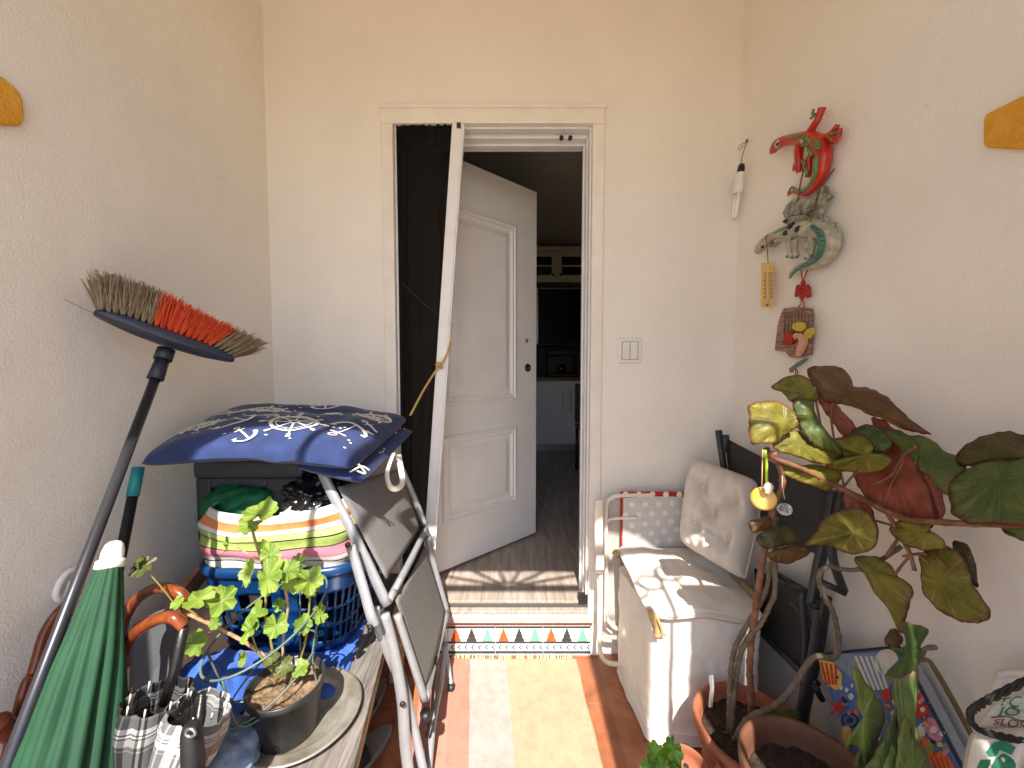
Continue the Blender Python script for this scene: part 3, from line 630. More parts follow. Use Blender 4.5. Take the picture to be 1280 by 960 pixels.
mb = MB(); mb.tube([bask(2 * math.pi * k / 64, 1.0) + V((0, 0, .0)) for k in range(64)], .011, 10, closed=True, flat=1.5, flat_dir=(0, 0, 1)); mb.build('rim', M_basket, bk)
# --- striped bag
W_, K_ = (212, 207, 200), (46, 42, 46)
st_ = [(0, W_), (.10, K_), (.115, W_), (.22, K_), (.24, W_), (.30, (206, 124, 142)), (.44, K_), (.455, (152, 172, 92)), (.58, K_), (.60, (178, 194, 122)), (.68, K_), (.69, W_), (.75, (216, 132, 80)), (.87, W_)]
M_stripe = bands_mat('striped_canvas', st_, axis=1, bump=.25, bscale=450, dirt=.10)
def bag(a, t):
    rx, ry = .222 + .014 * math.sin(t * 3.1) - .03 * max(0, t - .85) * 4, .15 + .015 * math.sin(t * 3.1); x, y = sup(a, rx, ry, 6)
    u = (x + .2) / .4
    z = .694 + t * .175 + .03 * (u - .5) ** 2 * 4 * (t) - .012 + .012 * noise.noise(V((x * 9, y * 9, t * 2))) + .02 * (u - .3) * t
    k = 1 + .035 * noise.noise(V((x * 14, y * 10, t * 5 + 3))) + .018 * math.sin(t * 22 + x * 6)
    return V((bcx - .005 + x * k, bcy - .03 + y * k, z))
mb = MB(); na = 80; nl = 24; vs = []; uvs = []
for i in range(nl + 1):
    for k in range(na): vs.append(bag(2 * math.pi * k / na, i / nl)); uvs.append((k / na, min(.999, i / nl)))
fs = [(i * na + k, i * na + (k + 1) % na, (i + 1) * na + (k + 1) % na, (i + 1) * na + k) for i in range(nl) for k in range(na)]
mb.add(vs, fs, 0, uvs); tag(mb.build('striped_bag', M_stripe, solid=.003), 'canvas bag with orange, green, pink and white stripes sitting in the blue basket', 'bag')
# --- green bag and black bag in the top
def mound(cx, cy, cz, rx, ry, rz, am, fr, sd, crink=0.0):
    def fn(u, v):
        a = u * 2 * math.pi; th = v * math.pi; d = V((math.sin(th) * math.cos(a), math.sin(th) * math.sin(a), -math.cos(th)))
        k = 1 + am * noise.noise(d * fr + V((sd, 0, 0))) + crink * abs(noise.noise(d * fr * 3 + V((0, sd, 0)))) + crink * .6 * abs(noise.noise(d * fr * 7 + V((0, sd, 3))))
        return V((cx + d.x * rx * k, cy + d.y * ry * k, cz + d.z * rz * k))
    return fn
c_ = P(312, 633, 1.28); mb = MB(); mb.surf(mound(c_.x, c_.y, c_.z + .015, .115, .11, .075, .25, 2.2, 1.0, .12), 60, 36)
tag(mb.build('green_bag', mat('dark_green_fabric', (14, 92, 52), (20, 110, 66), rough=.7, scale=20)), 'dark green fabric bundle on top of the striped bag', 'bundle')
c_ = P(398, 620, 1.26); mb = MB(); mb.surf(mound(c_.x, c_.y, c_.z + .0, .09, .10, .07, .3, 2.5, 4.0, .35), 70, 44)
tag(mb.build('black_plastic_bag', mat('shiny_black_film', (20, 18, 20), (34, 32, 34), rough=.18, scale=20)), 'crinkled shiny black plastic bag stuffed beside the green bundle', 'plastic bag')
c_ = P(370, 647, 1.16); mb = MB(); mb.surf(mound(c_.x, c_.y, c_.z, .045, .03, .03, .3, 2, 6.0, .3), 30, 20)
tag(mb.build('clear_wrapper', mat('pale_film', (150, 176, 158), (190, 196, 186), rough=.2, scale=30)), 'small pale crumpled wrapper on the striped bag', 'wrapper')
# --- grey plastic stool holding up the cushion
M_greyp = mat('dark_grey_plastic', (62, 62, 66), (70, 70, 74), rough=.5, bump=.1, bscale=400)
stl = thing('plastic_stool', (-.82, 1.3, BZ), 'dark grey plastic stool with cut-out sides propping up the navy cushion', 'stool')
a = P(238, 586, 1.245); b_ = P(378, 586, 1.245)
mb = MB(); mb.box((a.x, 1.243, .935), (b_.x, 1.57, .995)); mb.build('seat', M_greyp, stl, bevel=.012)
mb = MB()
def sidez(px): return P(px, 600, 1.25).x
mb.box((sidez(240), 1.25, .70), (sidez(262), 1.27, .9345)); mb.box((sidez(262), 1.25, .905), (sidez(332), 1.27, .9345)); mb.box((sidez(332), 1.25, .70), (sidez(376), 1.27, .9345)); mb.build('side_panel', M_greyp, stl, bevel=.005)
mb = MB(); mb.box((sidez(240), 1.54, .45), (sidez(258), 1.57, .9345)); mb.build('leg', M_greyp, stl); mb = MB(); mb.box((sidez(360), 1.54, .45), (sidez(376), 1.57, .9345)); mb.build('leg', M_greyp, stl)
# --- navy cushion with anchors and helms
M_navyf = mat('navy_canvas', (22, 38, 80), (32, 52, 104), rough=.85, scale=20, bump=.35, bscale=600, dist=.001, sheen=.15)
M_print = mat('white_print', (214, 210, 200), (196, 192, 184), rough=.85, scale=80)
FL, FR, BR, BL = P(168, 582, .99), P(441, 586, 1.06), P(512, 524, 1.50), P(296, 512, 1.42)
FL.z += .0; nav = thing('seat_cushion', (-.72, 1.25, .99), 'navy blue seat cushion printed with white ship wheels and anchors', 'cushion')
def sagf(u, v): return V((0, 0, .035 * math.sin(math.pi * u) * math.sin(math.pi * min(1, v + .25)) - .02 * math.exp(-((u - .62) ** 2) / .004) * max(0, .35 - v)))
mb, S, nn = cushion((FL, FR, BR, BL), .085, n=60, tufts=((.60, .02), (.55, .62)), tuft_d=.3, wrink=.014, sag=sagf, seed=3, under=.35, edge=.42)
def uvpt(c, ang, sc, x, y):
    ca, sa = math.cos(ang), math.sin(ang); return (c[0] + sc * (x * ca - y * sa) * 1.0, c[1] + sc * (x * sa + y * ca) * 1.0)
def stroke(c, ang, sc, pts, wid):
    ps = []; 
    for x, y in pts:
        u, v = uvpt(c, ang, sc, x, y)
        if not (.02 < u < .98 and .02 < v < .98): 
            if len(ps) > 1: mb.ribbon(ps, wid, nn, 1)
            ps = []; continue
        ps.append(S(u, v, .0025))
    if len(ps) > 1: mb.ribbon(ps, wid, nn, 1)
def arc(r, a0, a1, n=18): return [(r * math.cos(a0 + (a1 - a0) * i / n), r * math.sin(a0 + (a1 - a0) * i / n)) for i in range(n + 1)]
def helm(c, ang, sc):
    stroke(c, ang, sc, arc(.70, 0, 6.2832, 28), .010); stroke(c, ang, sc, arc(.55, 0, 6.2832, 28), .003); stroke(c, ang, sc, arc(.14, 0, 6.2832, 12), .008)
    for i in range(8):
        a_ = i * math.pi / 4; stroke(c, ang, sc, [(.1 * math.cos(a_), .1 * math.sin(a_)), (.4 * math.cos(a_), .4 * math.sin(a_)), (.7 * math.cos(a_), .7 * math.sin(a_)), (.95 * math.cos(a_), .95 * math.sin(a_))], .005); stroke(c, ang, sc, [(.88 * math.cos(a_), .88 * math.sin(a_)), (1.05 * math.cos(a_), 1.05 * math.sin(a_))], .011)
def anchor(c, ang, sc):
    stroke(c, ang, sc, [(0, -.8), (0, -.3), (0, .2), (0, .65)], .006); stroke(c, ang, sc, arc(.15, 0, 6.2832, 12) and [(x, y + .8) for x, y in arc(.15, 0, 6.2832, 12)], .005); stroke(c, ang, sc, [(-.35, .45), (0, .45), (.35, .45)], .006)
    stroke(c, ang, sc, [(x, y - .05) for x, y in arc(.75, math.pi * 1.08, math.pi * 1.92, 14)], .010)
    for s_ in (-1, 1): stroke(c, ang, sc, [(s_ * .55, -.25), (s_ * .75, -.18), (s_ * .72, -.42)], .008)
def dots(n):
    for i in range(n):
        u, v = random.uniform(.05, .95), random.uniform(.05, .95); k = 9; rr = .0045
        cpt = S(u, v, .0022); e1 = (S(u + .01, v) - S(u, v)).normalized(); e2 = nn.cross(e1)
        mb.add([cpt + e1 * rr * math.cos(6.2832 * q / k) + e2 * rr * math.sin(6.2832 * q / k) for q in range(k)], [tuple(range(k))], 1)
helm((.61, .27), .2, .155); anchor((.85, .30), 2.9, .13); anchor((.28, .28), 1.2, .15); helm((.88, .70), .5, .12); helm((.30, .66), .1, .12); anchor((.62, .60), 2.0, .12); anchor((.55, .86), .3, .10); anchor((.12, .62), .8, .1); helm((.14, .30), .3, .10); anchor((.44, .10), .9, .07); anchor((.95, .45), 1.0, .09); anchor((.40, .42), 2.4, .08); dots(70)
mb.build('pad', [M_navyf, M_print], nav)
ed = [S(i / 40, 0.004, 0) - nn * .0 for i in range(1, 40)] + [S(.996, i / 40, 0) for i in range(1, 40)]
d_ = V((.012, -.0, -.052))
mb, S2, n2 = cushion((FL + V((.36, .10, -.03)), FR + V((.012, .03, -.05)), BR + V((.02, .0, -.045)), BL + V((.36, .0, -.055))), .05, n=30, wrink=.008, seed=9, under=.5); S, nn = S2, n2; dots(40); mb.build('folded_layer', [M_navyf, M_print], nav)
M_tape = mat('cotton_tape', (206, 198, 186), (190, 182, 170), rough=.9, scale=120)
for pts in ([P(492, 566, 1.24), P(484, 590, 1.20), P(487, 607, 1.2), P(495, 611, 1.2), P(503, 604, 1.22), P(501, 585, 1.25), P(498, 568, 1.28)], [P(437, 590, 1.06), P(452, 583, 1.07), P(462, 588, 1.08)], [P(445, 588, 1.07), P(457, 592, 1.07), P(448, 580, 1.07)]):
    mb = MB(); cp = catmull(pts, 6); mb.ribbon(cp, .018 if len(pts) > 4 else .005, [V((-.5 + .9 * i / len(cp), -.7, .2)) for i in range(len(cp))]); mb.build('tie', M_tape, nav, solid=.001)
# --- folded textile chair leaning on the stack
M_tube = mat('silver_grey_tube', (156, 157, 161), (146, 147, 151), rough=.38, scale=30, metal=.25)
M_textile = mat('grey_textilene', (118, 115, 114), (110, 108, 107), rough=.7, scale=60, bump=.4, bscale=900, dist=.0008)
fc = thing('folding_chair', (-.33, 1.28, 0), 'silver-framed folding chair with grey mesh fabric leaning folded against the bench', 'folding chair')
def C5(x, y, Y): return P(380 + x / 2.286, 540 + y / 2.286, Y)
q = [C5(96, 158, 1.15), C5(272, 105, 1.47), C5(330, 268, 1.49), C5(234, 420, 1.13)]
def bil(qq, sag_=0.01): 
    n_ = (qq[1] - qq[0]).cross(qq[3] - qq[0]).normalized()
    return lambda u, v: qq[0] * (1 - u) * (1 - v) + qq[1] * u * (1 - v) + qq[2] * u * v + qq[3] * (1 - u) * v - n_ * (sag_ * 4 * u * (1 - u))
mb = MB(); mb.surf(bil(q), 16, 16); mb.build('backrest', M_textile, fc, solid=.003)
q2 = [C5(262, 480, 1.12), C5(345, 325, 1.49), C5(402, 508, 1.50), C5(345, 745, 1.12)]
mb = MB(); mb.surf(bil(q2, .006), 16, 16); mb.build('seat', M_textile, fc, solid=.003)
def tb(name, pts, r, sub=5, flat=.62, fd=(0, 1, 0)):
    mb = MB(); mb.tube(pts, r if r < .0125 else r * .88, 12, sub, flat=flat, flat_dir=fd); return mb.build(name, M_tube, fc)
tb('back_frame', [C5(50, 110, 1.16), C5(75, 165, 1.145), C5(160, 330, 1.12), C5(238, 495, 1.10)], .018)
tb('back_frame', [C5(276, 100, 1.50), C5(315, 190, 1.51), C5(345, 265, 1.51)], .015)
tb('crossbar', [C5(243, 480, 1.105), C5(300, 375, 1.27), C5(348, 278, 1.51)], .013, flat=1)
tb('crossbar', [C5(262, 448, 1.13), C5(330, 320, 1.47)], .008, flat=1)
tb('seat_frame', [C5(266, 520, 1.10), C5(305, 640, 1.10), C5(345, 765, 1.10)], .013, flat=1)
tb('seat_frame', [C5(352, 300, 1.52), C5(382, 420, 1.52), C5(408, 512, 1.52)], .012, flat=1)
tb('seat_frame', [C5(348, 760, 1.10), C5(372, 655, 1.28), C5(408, 515, 1.52)], .0115, flat=1)
# legs to the floor
l1 = PZ(517, 1010, .015); tb('leg', [C5(228, 520, 1.09), C5(255, 620, 1.09), C5(280, 760, 1.085), C5(290, 900, 1.08), l1], .0195, flat=.7)
l2 = PZ(540, 1015, .015); tb('leg', [C5(235, 560, 1.13), C5(285, 720, 1.115), C5(318, 860, 1.11), l2], .015, flat=.8)
l3 = PZ(564, 862, .012); tb('leg', [C5(392, 560, 1.55), C5(406, 640, 1.53), l3], .012)
l4 = PZ(533, 1000, .012); tb('leg', [C5(405, 600, 1.50), C5(390, 720, 1.40), C5(368, 840, 1.24), l4], .011, flat=.8)
tb('armrest', [C5(133, 325, 1.07), C5(165, 430, 1.05), C5(190, 520, 1.03), C5(202, 552, 1.03)], .0165)
tb('armrest', [C5(205, 500, 1.08), C5(215, 570, 1.08), C5(262, 690, 1.1)], .012)
for p_, ax in ((C5(282, 776, 1.063), (0, -1, 0)), (C5(190, 556, 1.01), (0, -1, -.2)), (C5(336, 264, 1.49), (0, -1, 0)), (C5(126, 322, 1.05), (0, -1, 0))):
    mb = MB(); mb.lathe([(0, 0), (.008, 0), (.008, .004), (.005, .007), (0, .007)], p_, ax, 14); mb.build('bolt', M_dark, fc)
for p_ in (l3, l1, l2, l4): mb = MB(); mb.tube([p_ + V((0, 0, -.012)), p_ + V((0, .002, .02))], .0145, 12); mb.build('foot_cap', M_dark, fc)
mb = MB(); mb.tube([C5(346, 800, 1.10), C5(350, 822, 1.10)], .016, 12); mb.build('foot_cap', M_dark, fc)
mb = MB(); mb.ribbon([C5(378, 640, 1.27), C5(370, 720, 1.22), C5(366, 800, 1.20), C5(352, 870, 1.17)], .010, (1, -1, 0)); mb.build('rubber_strip', M_dark, fc, solid=.004)
# --- broom
br = thing('broom', (-.86, .3, 0), 'long-handled broom with grey and orange-red bristles leaning head-up on the left wall', 'broom')
Lp, Rp = P(116, 392, .90), P(292, 452, 1.10); e_ = (Rp - Lp); el = e_.length; e_ = e_.normalized()
hb = P(10, 950, .62); ht = P(207, 432, 1.0); hd = (ht - hb).normalized(); up_ = (hd - e_ * hd.dot(e_)).normalized(); sd_ = e_.cross(up_).normalized()
blk = MB()
def blkf(u, v):
    a = u * 2 * math.pi; x, y = sup(a, el / 2, .026, 2.6); zz = [-.012, -.012, -.006, .008, .012, .012][min(5, int(v * 5 + .01))]; k = [0, .80, 1, 1, .97, 0][min(5, int(v * 5 + .01))]
    mid = (Lp + Rp) / 2; return mid + e_ * x * k + sd_ * y * k + up_ * (zz + (.006 * (2 * x / el) ** 2 if v < .5 else 0))
blk.surf(blkf, 60, 5); blk.build('head', mat('navy_plastic', (34, 44, 64), (44, 52, 72), rough=.4), br)
def bris(u0, u1, m, name, n):
    mb = MB()
    for i in range(n):
        row = (i % 5 - 2) / 2; u = u0 + (u1 - u0) * random.random(); tuft = round(u * 22) / 22; u = tuft + (u - tuft) * .35
        base = (Lp + Rp) / 2 + e_ * (u - .5) * el * .94 + sd_ * row * .016 + up_ * .010
        ln = (.088 + .008 * math.sin(u * 7)) * random.uniform(.9, 1.06); fl = (u - .5) * 2; fl = .42 * fl if fl < 0 else .95 * fl ** 1.3
        d_ = (up_ + e_ * (fl + random.gauss(0, .10)) + sd_ * (row * .28 + random.gauss(0, .10))).normalized(); curve = e_ * random.gauss(0, .006) + sd_ * random.gauss(0, .006)
        mb.tube([base, base + d_ * ln * .5 + curve * .4, base + d_ * ln + curve], [.0011, .0011, .0007], 3, cap=False)
    mb.build(name, m, br)
M_bb = mat('grey_bristle', (122, 108, 88), (150, 134, 108), rough=.7, scale=60); M_br = mat('orange_bristle', (206, 62, 26), (220, 84, 40), rough=.6, scale=60)
bris(0, .345, M_bb, 'bristles', 1400); bris(.345, .80, M_br, 'bristles', 2300); bris(.80, 1.0, M_bb, 'bristles', 800)
sm = (Lp + Rp) / 2
mb = MB(); cb = P(208, 437, 1.0); mb.tube([cb + hd * .0, cb - hd * .03], .019, 16); mb.tube([cb - hd * .0295, cb - hd * .085], [.0145, .017], 16); mb.build('socket', mat('socket_plastic', (26, 34, 50), rough=.45), br)
M_hd = mat('dark_grey_tube', (60, 60, 66), (66, 66, 72), rough=.32, metal=.5)
end = hb + (hb - ht) * (hb.z - .01) / (ht.z - hb.z); mb = MB(); mb.tube([cb - hd * .085, end], .0105, 16); mb.build('handle', M_hd, br)
mb = MB(); mb.tube([P(80, 374, .86), P(100, 384, .875), P(118, 392, .90)], .0005, 4, 4); mb.build('loose_bristle', M_dark, br)
# --- black pole with teal grip
po = thing('mop_handle', PX(150, 700, -.97), 'black pole with a teal end cap leaning behind the green parasol', 'pole')
a = PX(173, 584, -1.005); b_ = PX(152, 690, -.985); dv_ = (b_ - a).normalized(); m_ = a + (b_ - a) * .36
mb = MB(); mb.tube([a, m_], .0135, 14); mb.build('grip', mat('teal_plastic', (12, 120, 132), (20, 132, 142), rough=.4), po)
mb = MB(); mb.tube([m_, a + dv_ * ((a.z - .02) / -dv_.z)], .0115, 14); mb.build('pole', M_dark, po)
# --- green parasol
M_para = mat('green_parasol_cloth', (8, 56, 32), (12, 66, 39), rough=.75, scale=14, bump=.25, bscale=500, dist=.001)
gp = thing('parasol', (-.66, .36, 0), 'furled green parasol with a white plastic tip standing in the left corner', 'parasol')
c0 = P(138, 706, .76); c1 = P(86, 960, .64); ax = (c1 - c0); full = c0 + ax * 2.3
def foldg(an, t): return 1 + (.10 + .10 * min(1, t * 3)) * abs(math.sin(an * 7.5)) - .12 * min(1, 2 * t) + .05 * math.sin(an * 3 + t * 6) + .10 * noise.noise(V((math.cos(an) * 2.5, math.sin(an) * 2.5, t * 2)))
mb = MB(); mb.tube([c0, c0 + ax * .25, c0 + ax * .5, c0 + ax * .75, c0 + ax, c0 + ax * 1.6, full], [.017, .031, .044, .056, .066, .076, .045], 72, 5, fold=foldg); mb.build('canopy', M_para, gp)
mb = MB(); axn = ax.normalized(); mb.lathe([(0, -.034), (.008, -.033), (.014, -.027), (.0175, -.014), (.018, 0), (.023, .003), (.024, .016), (.018, .020), (0, .016)], c0 + axn * -.012, axn, 24); mb.build('tip', M_white, gp)
mb = MB(); mb.tube([c0 + axn * .02, c0 + axn * ((c0.z - .01) / -axn.z)], .011, 12); mb.build('pole', M_alu, gp)
# --- aluminium pole, cane, wall hook
a, b_ = P(130, 720, .86), P(28, 962, .70); dv_ = (b_ - a).normalized(); mb = MB(); mb.tube([a, a + dv_ * ((a.z - .01) / -dv_.z)], .008, 12); tag(mb.build('aluminium_pole', mat('dull_aluminium', (150, 148, 158), rough=.4, metal=.6)), 'thin dull aluminium pole between broom handle and green parasol', 'pole')
M_wood = wood_mat('varnished_wood', (84, 38, 18), (116, 56, 28), (142, 76, 42), scale=(8, 8, 3), rough=.25, wave=6, bump=.05)
wk = PX(20, 900, -1.0); end = V((-1.0, wk.y - .16, 0.01)); mb = MB(); mb.tube([PX(84, 752, -1.01), PX(70, 768, -1.01), PX(55, 795, -1.01), PX(40, 845, -1.005), wk, end], [.006, .009, .010, .009, .009, .009], 14, 6); tag(mb.build('walking_stick', M_wood), 'bent brown wooden walking stick behind the broom handle', 'walking stick')
mb = MB(); mb.tube([PX(-6, 905, -.98), PX(6, 912, -.98), PX(16, 922, -.98)], [.02, .018, .012], 14, 5); tag(mb.build('wooden_knob_handle', M_wood), 'brown wooden knob handle at the lower left edge', 'handle')
mb = MB(); mb.tube([PX(x, y, -1.030) for x, y in ((96, 711), (84, 716), (74, 730), (70, 744), (76, 750), (84, 742), (90, 726))], .0065, 10, 5); tag(mb.build('wall_hook', M_white), 'white plastic hook on the left wall behind the broom', 'hook')
a, b_ = P(257, 709, 1.20), P(185, 800, 1.0); mb = MB(); mb.bar(a, b_, .055, .018, up=(1, .6, .2)); tag(mb.build('wooden_board', wood_mat('brown_board', (120, 84, 56), (150, 108, 76), (170, 128, 94), rough=.7)), 'brown wooden board leaning between basket and umbrella handles', 'board')
# --- umbrellas with crook handles
M_wrap = mat('black_wrap', (18, 17, 18), (30, 28, 28), rough=.35, scale=50, bump=.6, bscale=90)
M_rib = mat('rib_tip', (206, 196, 180), rough=.4)
def umbrella(label, crook, shaft, tipz, canopy, mcan, rad, seed, piping=None):
    u = thing('umbrella', V((canopy[-1].x, canopy[-1].y, 0)), label, 'umbrella', 'umbrellas standing at the end of the bench')
    mb = MB(); mb.tube(crook, [.0105, .0115, .0115, .0115, .011, .010], 16, 7); mb.build('handle', M_wood, u)
    mb = MB(); mb.tube(shaft, .0088, 14); mb.build('shaft', M_wrap, u)
    fo = lambda an, t: 1 + .16 * abs(math.sin(an * 4 + seed)) + .05 * math.sin(an * 3 + t * 9)
    mb = MB(); mb.tube(canopy, rad, 56, 5, fold=fo, cap=False); mb.build('canopy', mcan, u, solid=.0015)
    d0 = (canopy[0] - canopy[1]).normalized(); up0 = V((1, 0, 0)); s0 = d0.cross(up0).normalized(); up1 = s0.cross(d0)
    for k in range(8):
        an = k * math.pi / 4 + .3; p_ = canopy[0] + (up1 * math.cos(an) + s0 * math.sin(an)) * rad[0] * .95
        mb = MB(); mb.tube([p_ - d0 * .01, p_ + d0 * .009], .0016, 6); mb.build('rib_tip', M_rib, u)
    return u
b1 = Z3(560, 1180, .70); b2 = Z3(640, 1180, .66); b0 = Z3(430, 1180, .74)
umbrella('closed black plaid umbrella with a glossy orange-brown crook handle', [Z3(466, 578, .75), Z3(472, 510, .75), Z3(520, 445, .74), Z3(590, 402, .73), Z3(650, 396, .72), Z3(690, 430, .72)], [Z3(692, 428, .72), Z3(650, 610, .715), Z3(615, 720, .71)], 0,
         [Z3(598, 690, .705), Z3(585, 780, .70), Z3(570, 900, .695), Z3(555, 1050, .69), V((b1.x + .02, b1.y - .05, .14))], plaid_mat('black_plaid', (20, 20, 22), (84, 84, 86), (176, 174, 170), 3, 3), [.048, .050, .047, .04, .012], 0)
umbrella('closed umbrella with tan-piped brown cover and reddish crook handle behind the plaid ones', [Z3(455, 465, .84), Z3(470, 395, .84), Z3(520, 322, .84), Z3(600, 284, .83), Z3(690, 320, .82), Z3(690, 420, .82)], [Z3(455, 460, .84), Z3(438, 640, .83), Z3(425, 720, .82)], 0,
         [Z3(425, 715, .74), Z3(435, 790, .735), Z3(440, 900, .73), Z3(440, 1050, .72), V((b0.x + .01, b0.y - .06, .14))], mat('brown_check', (96, 80, 66), (122, 102, 84), rough=.8, scale=120), [.030, .040, .042, .036, .012], 1)
lu = thing('umbrella', V((b2.x, b2.y, 0)), 'closed grey-and-white plaid umbrella beside the black folding umbrella', 'umbrella', 'umbrellas standing at the end of the bench')
lc = [Z3(752, 735, .70), Z3(728, 800, .695), Z3(690, 900, .69), Z3(650, 1050, .68), V((b2.x, b2.y - .05, .14))]
mb = MB(); mb.tube(lc, [.046, .050, .047, .038, .012], 56, 5, fold=lambda an, t: 1 + .14 * abs(math.sin(an * 4)) + .04 * math.sin(an * 3 + t * 7), cap=False); mb.build('canopy', plaid_mat('grey_plaid', (96, 96, 98), (168, 166, 164), (214, 210, 204), 3, 3), lu, solid=.0015)
mb = MB(); mb.tube([lc[0] + V((.005, .0, .03)), lc[-1]], .006, 10); mb.build('shaft', M_wrap, lu)
for k in range(8):
    an = k * .785; p_ = lc[0] + V((.044 * math.cos(an), .02 * math.sin(an), .012 * math.sin(an))); mb = MB(); mb.tube([p_, p_ + V((.003, 0, .012))], .0016, 6); mb.build('rib_tip', M_rib, lu)
fu = thing('folding_umbrella', Z3(720, 1010, .62), 'black folding umbrella handle with a metal-rimmed loop hole', 'umbrella', 'umbrellas standing at the end of the bench')
mb = MB(); mb.tube([Z3(716, 792, .63), Z3(716, 800, .63), Z3(718, 830, .63), Z3(722, 900, .625), Z3(726, 1000, .62), Z3(728, 1150, .60), V((-.655, .57, .06))], [.006, .012, .0155, .0165, .0165, .016, .012], 18, 4); mb.build('handle', M_dark, fu)
mb = MB(); us = MB(); us.lathe([(0, .004), (.095, .004), (.10, .01), (.118, .38), (.122, .39), (.118, .392), (.112, .38), (.094, .016), (0, .014)], (-.70, .60, 0), seg=40); tag(us.build('umbrella_stand', M_greyp), 'round dark grey bin holding the furled umbrellas in front of the bench', 'umbrella stand'); hc = Z3(716, 826, .612); mb.tube([hc + V((.008 * math.cos(t_), -.001, .007 * math.sin(t_))) for t_ in [i * .524 for i in range(12)]], .0025, 8, closed=True); mb.build('loop_ring', M_steel, fu)
# grey plastic sheet behind the handles
gs = [P(164, 782, .93), P(190, 768, .93), P(236, 752, .95), P(228, 800, .95), P(212, 884, .93), P(158, 880, .92)]
mb = MB(); mb.prism(list(reversed(gs)), (0, 1, -.1), .02); tag(mb.build('grey_plastic_panel', mat('slate_plastic', (88, 90, 94), (94, 96, 100), rough=.55), bevel=.006), 'smooth dark grey plastic panel behind the umbrella handles', 'panel')
# denim cap
c_ = Z3(830, 985, .79); c_.z = BZ + .036; mb = MB(); mb.surf(mound(c_.x - .01, c_.y + .02, c_.z, .075, .065, .042, .2, 2, 2.0, .15), 40, 24); tag(mb.build('denim_cap', mat('washed_denim', (96, 118, 150), (142, 156, 176), rough=.9, scale=40, bump=.3, bscale=500)), 'faded blue denim cap lying in front of the plaid umbrellas', 'cap')
# --- tray
M_tray = mat('worn_metal_tray', (150, 140, 120), (196, 190, 178), rough=.32, scale=14, metal=.6, rvar=.12, bump=.1, bscale=60)
tc_ = V((-.53, .925, BZ + .006)); mb = MB(); mb.lathe([(0, .002), (.095, .002), (.10, .004), (.106, .010), (.112, .012), (.128, .012), (.134, .015), (.140, .016), (.142, .013), (.136, .009), (.115, .006), (.105, .0), (0, .0)], tc_, seg=64); tag(mb.build('metal_tray', M_tray), 'worn round metal tray under the potted geranium', 'tray')
# --- potted geranium
gr = thing('potted_geranium', (-.543, .89, BZ + .01), 'geranium with bright green lobed leaves in a black plastic pot with a wire ring', 'potted plant')
pc = V((-.543, .888, BZ + .0085))
mb = MB(); mb.lathe([(0, 0), (.064, 0), (.066, .004), (.078, .105), (.084, .106), (.086, .122), (.083, .124), (.079, .121), (.074, .09), (0, .09)], pc, seg=48); mb.build('pot', mat('black_pot_plastic', (34, 35, 38), (52, 52, 54), rough=.35, scale=8), gr)
M_soil = mat('dry_soil', (86, 66, 48), (150, 124, 96), rough=1, scale=50, bump=1.0, bscale=130, dist=.01)
mb = MB()
def soil(u, v):
    a = u * 6.2832; rr = v * .0795; return V((pc.x + rr * math.cos(a), pc.y + rr * math.sin(a), pc.z + .104 + .014 * noise.noise(V((rr * math.cos(a) * 30, rr * math.sin(a) * 30, 2))) + .008 * noise.noise(V((rr * math.cos(a) * 90, rr * math.sin(a) * 90, 2)))))
mb.surf(soil, 48, 16); mb.build('soil', M_soil, gr)
M_wire = mat('green_coated_wire', (70, 92, 84), (96, 112, 106), rough=.4)
ringc = Z4(415, 441, .90); e1 = (Z4(590, 385, .93) - ringc); e2 = V((.02, .11, .05))
mb = MB(); mb.tube([ringc + e1 * math.cos(t_) + e2 * math.sin(t_) for t_ in [i * 6.2832 / 48 for i in range(48)]], .0028, 8, closed=True); mb.build('wire_ring', M_wire, gr)
rc2 = Z4(432, 628, .89); e1b = (Z4(555, 575, .90) - rc2); mb = MB(); mb.tube([rc2 + e1b * math.cos(t_) + e2 * .8 * math.sin(t_) for t_ in [i * 6.2832 / 40 for i in range(40)]], .0022, 8, closed=True); mb.build('wire_ring', M_wire, gr)
for a_ in (.15, 1.6, 3.4, 4.6):
    top = ringc + e1 * math.cos(a_) + e2 * math.sin(a_); md_ = rc2 + e1b * math.cos(a_) + e2 * .8 * math.sin(a_); ft = pc + V((.07 * math.cos(a_), .07 * math.sin(a_), .10)); mb = MB(); mb.tube([top, md_, ft], .0024, 8, 4); mb.build('wire_upright', M_wire, gr)
M_stem = mat('green_stem', (122, 128, 66), (140, 110, 66), rough=.6, scale=40); M_cane = mat('woody_stem', (150, 112, 82), (186, 156, 124), rough=.8, scale=60)
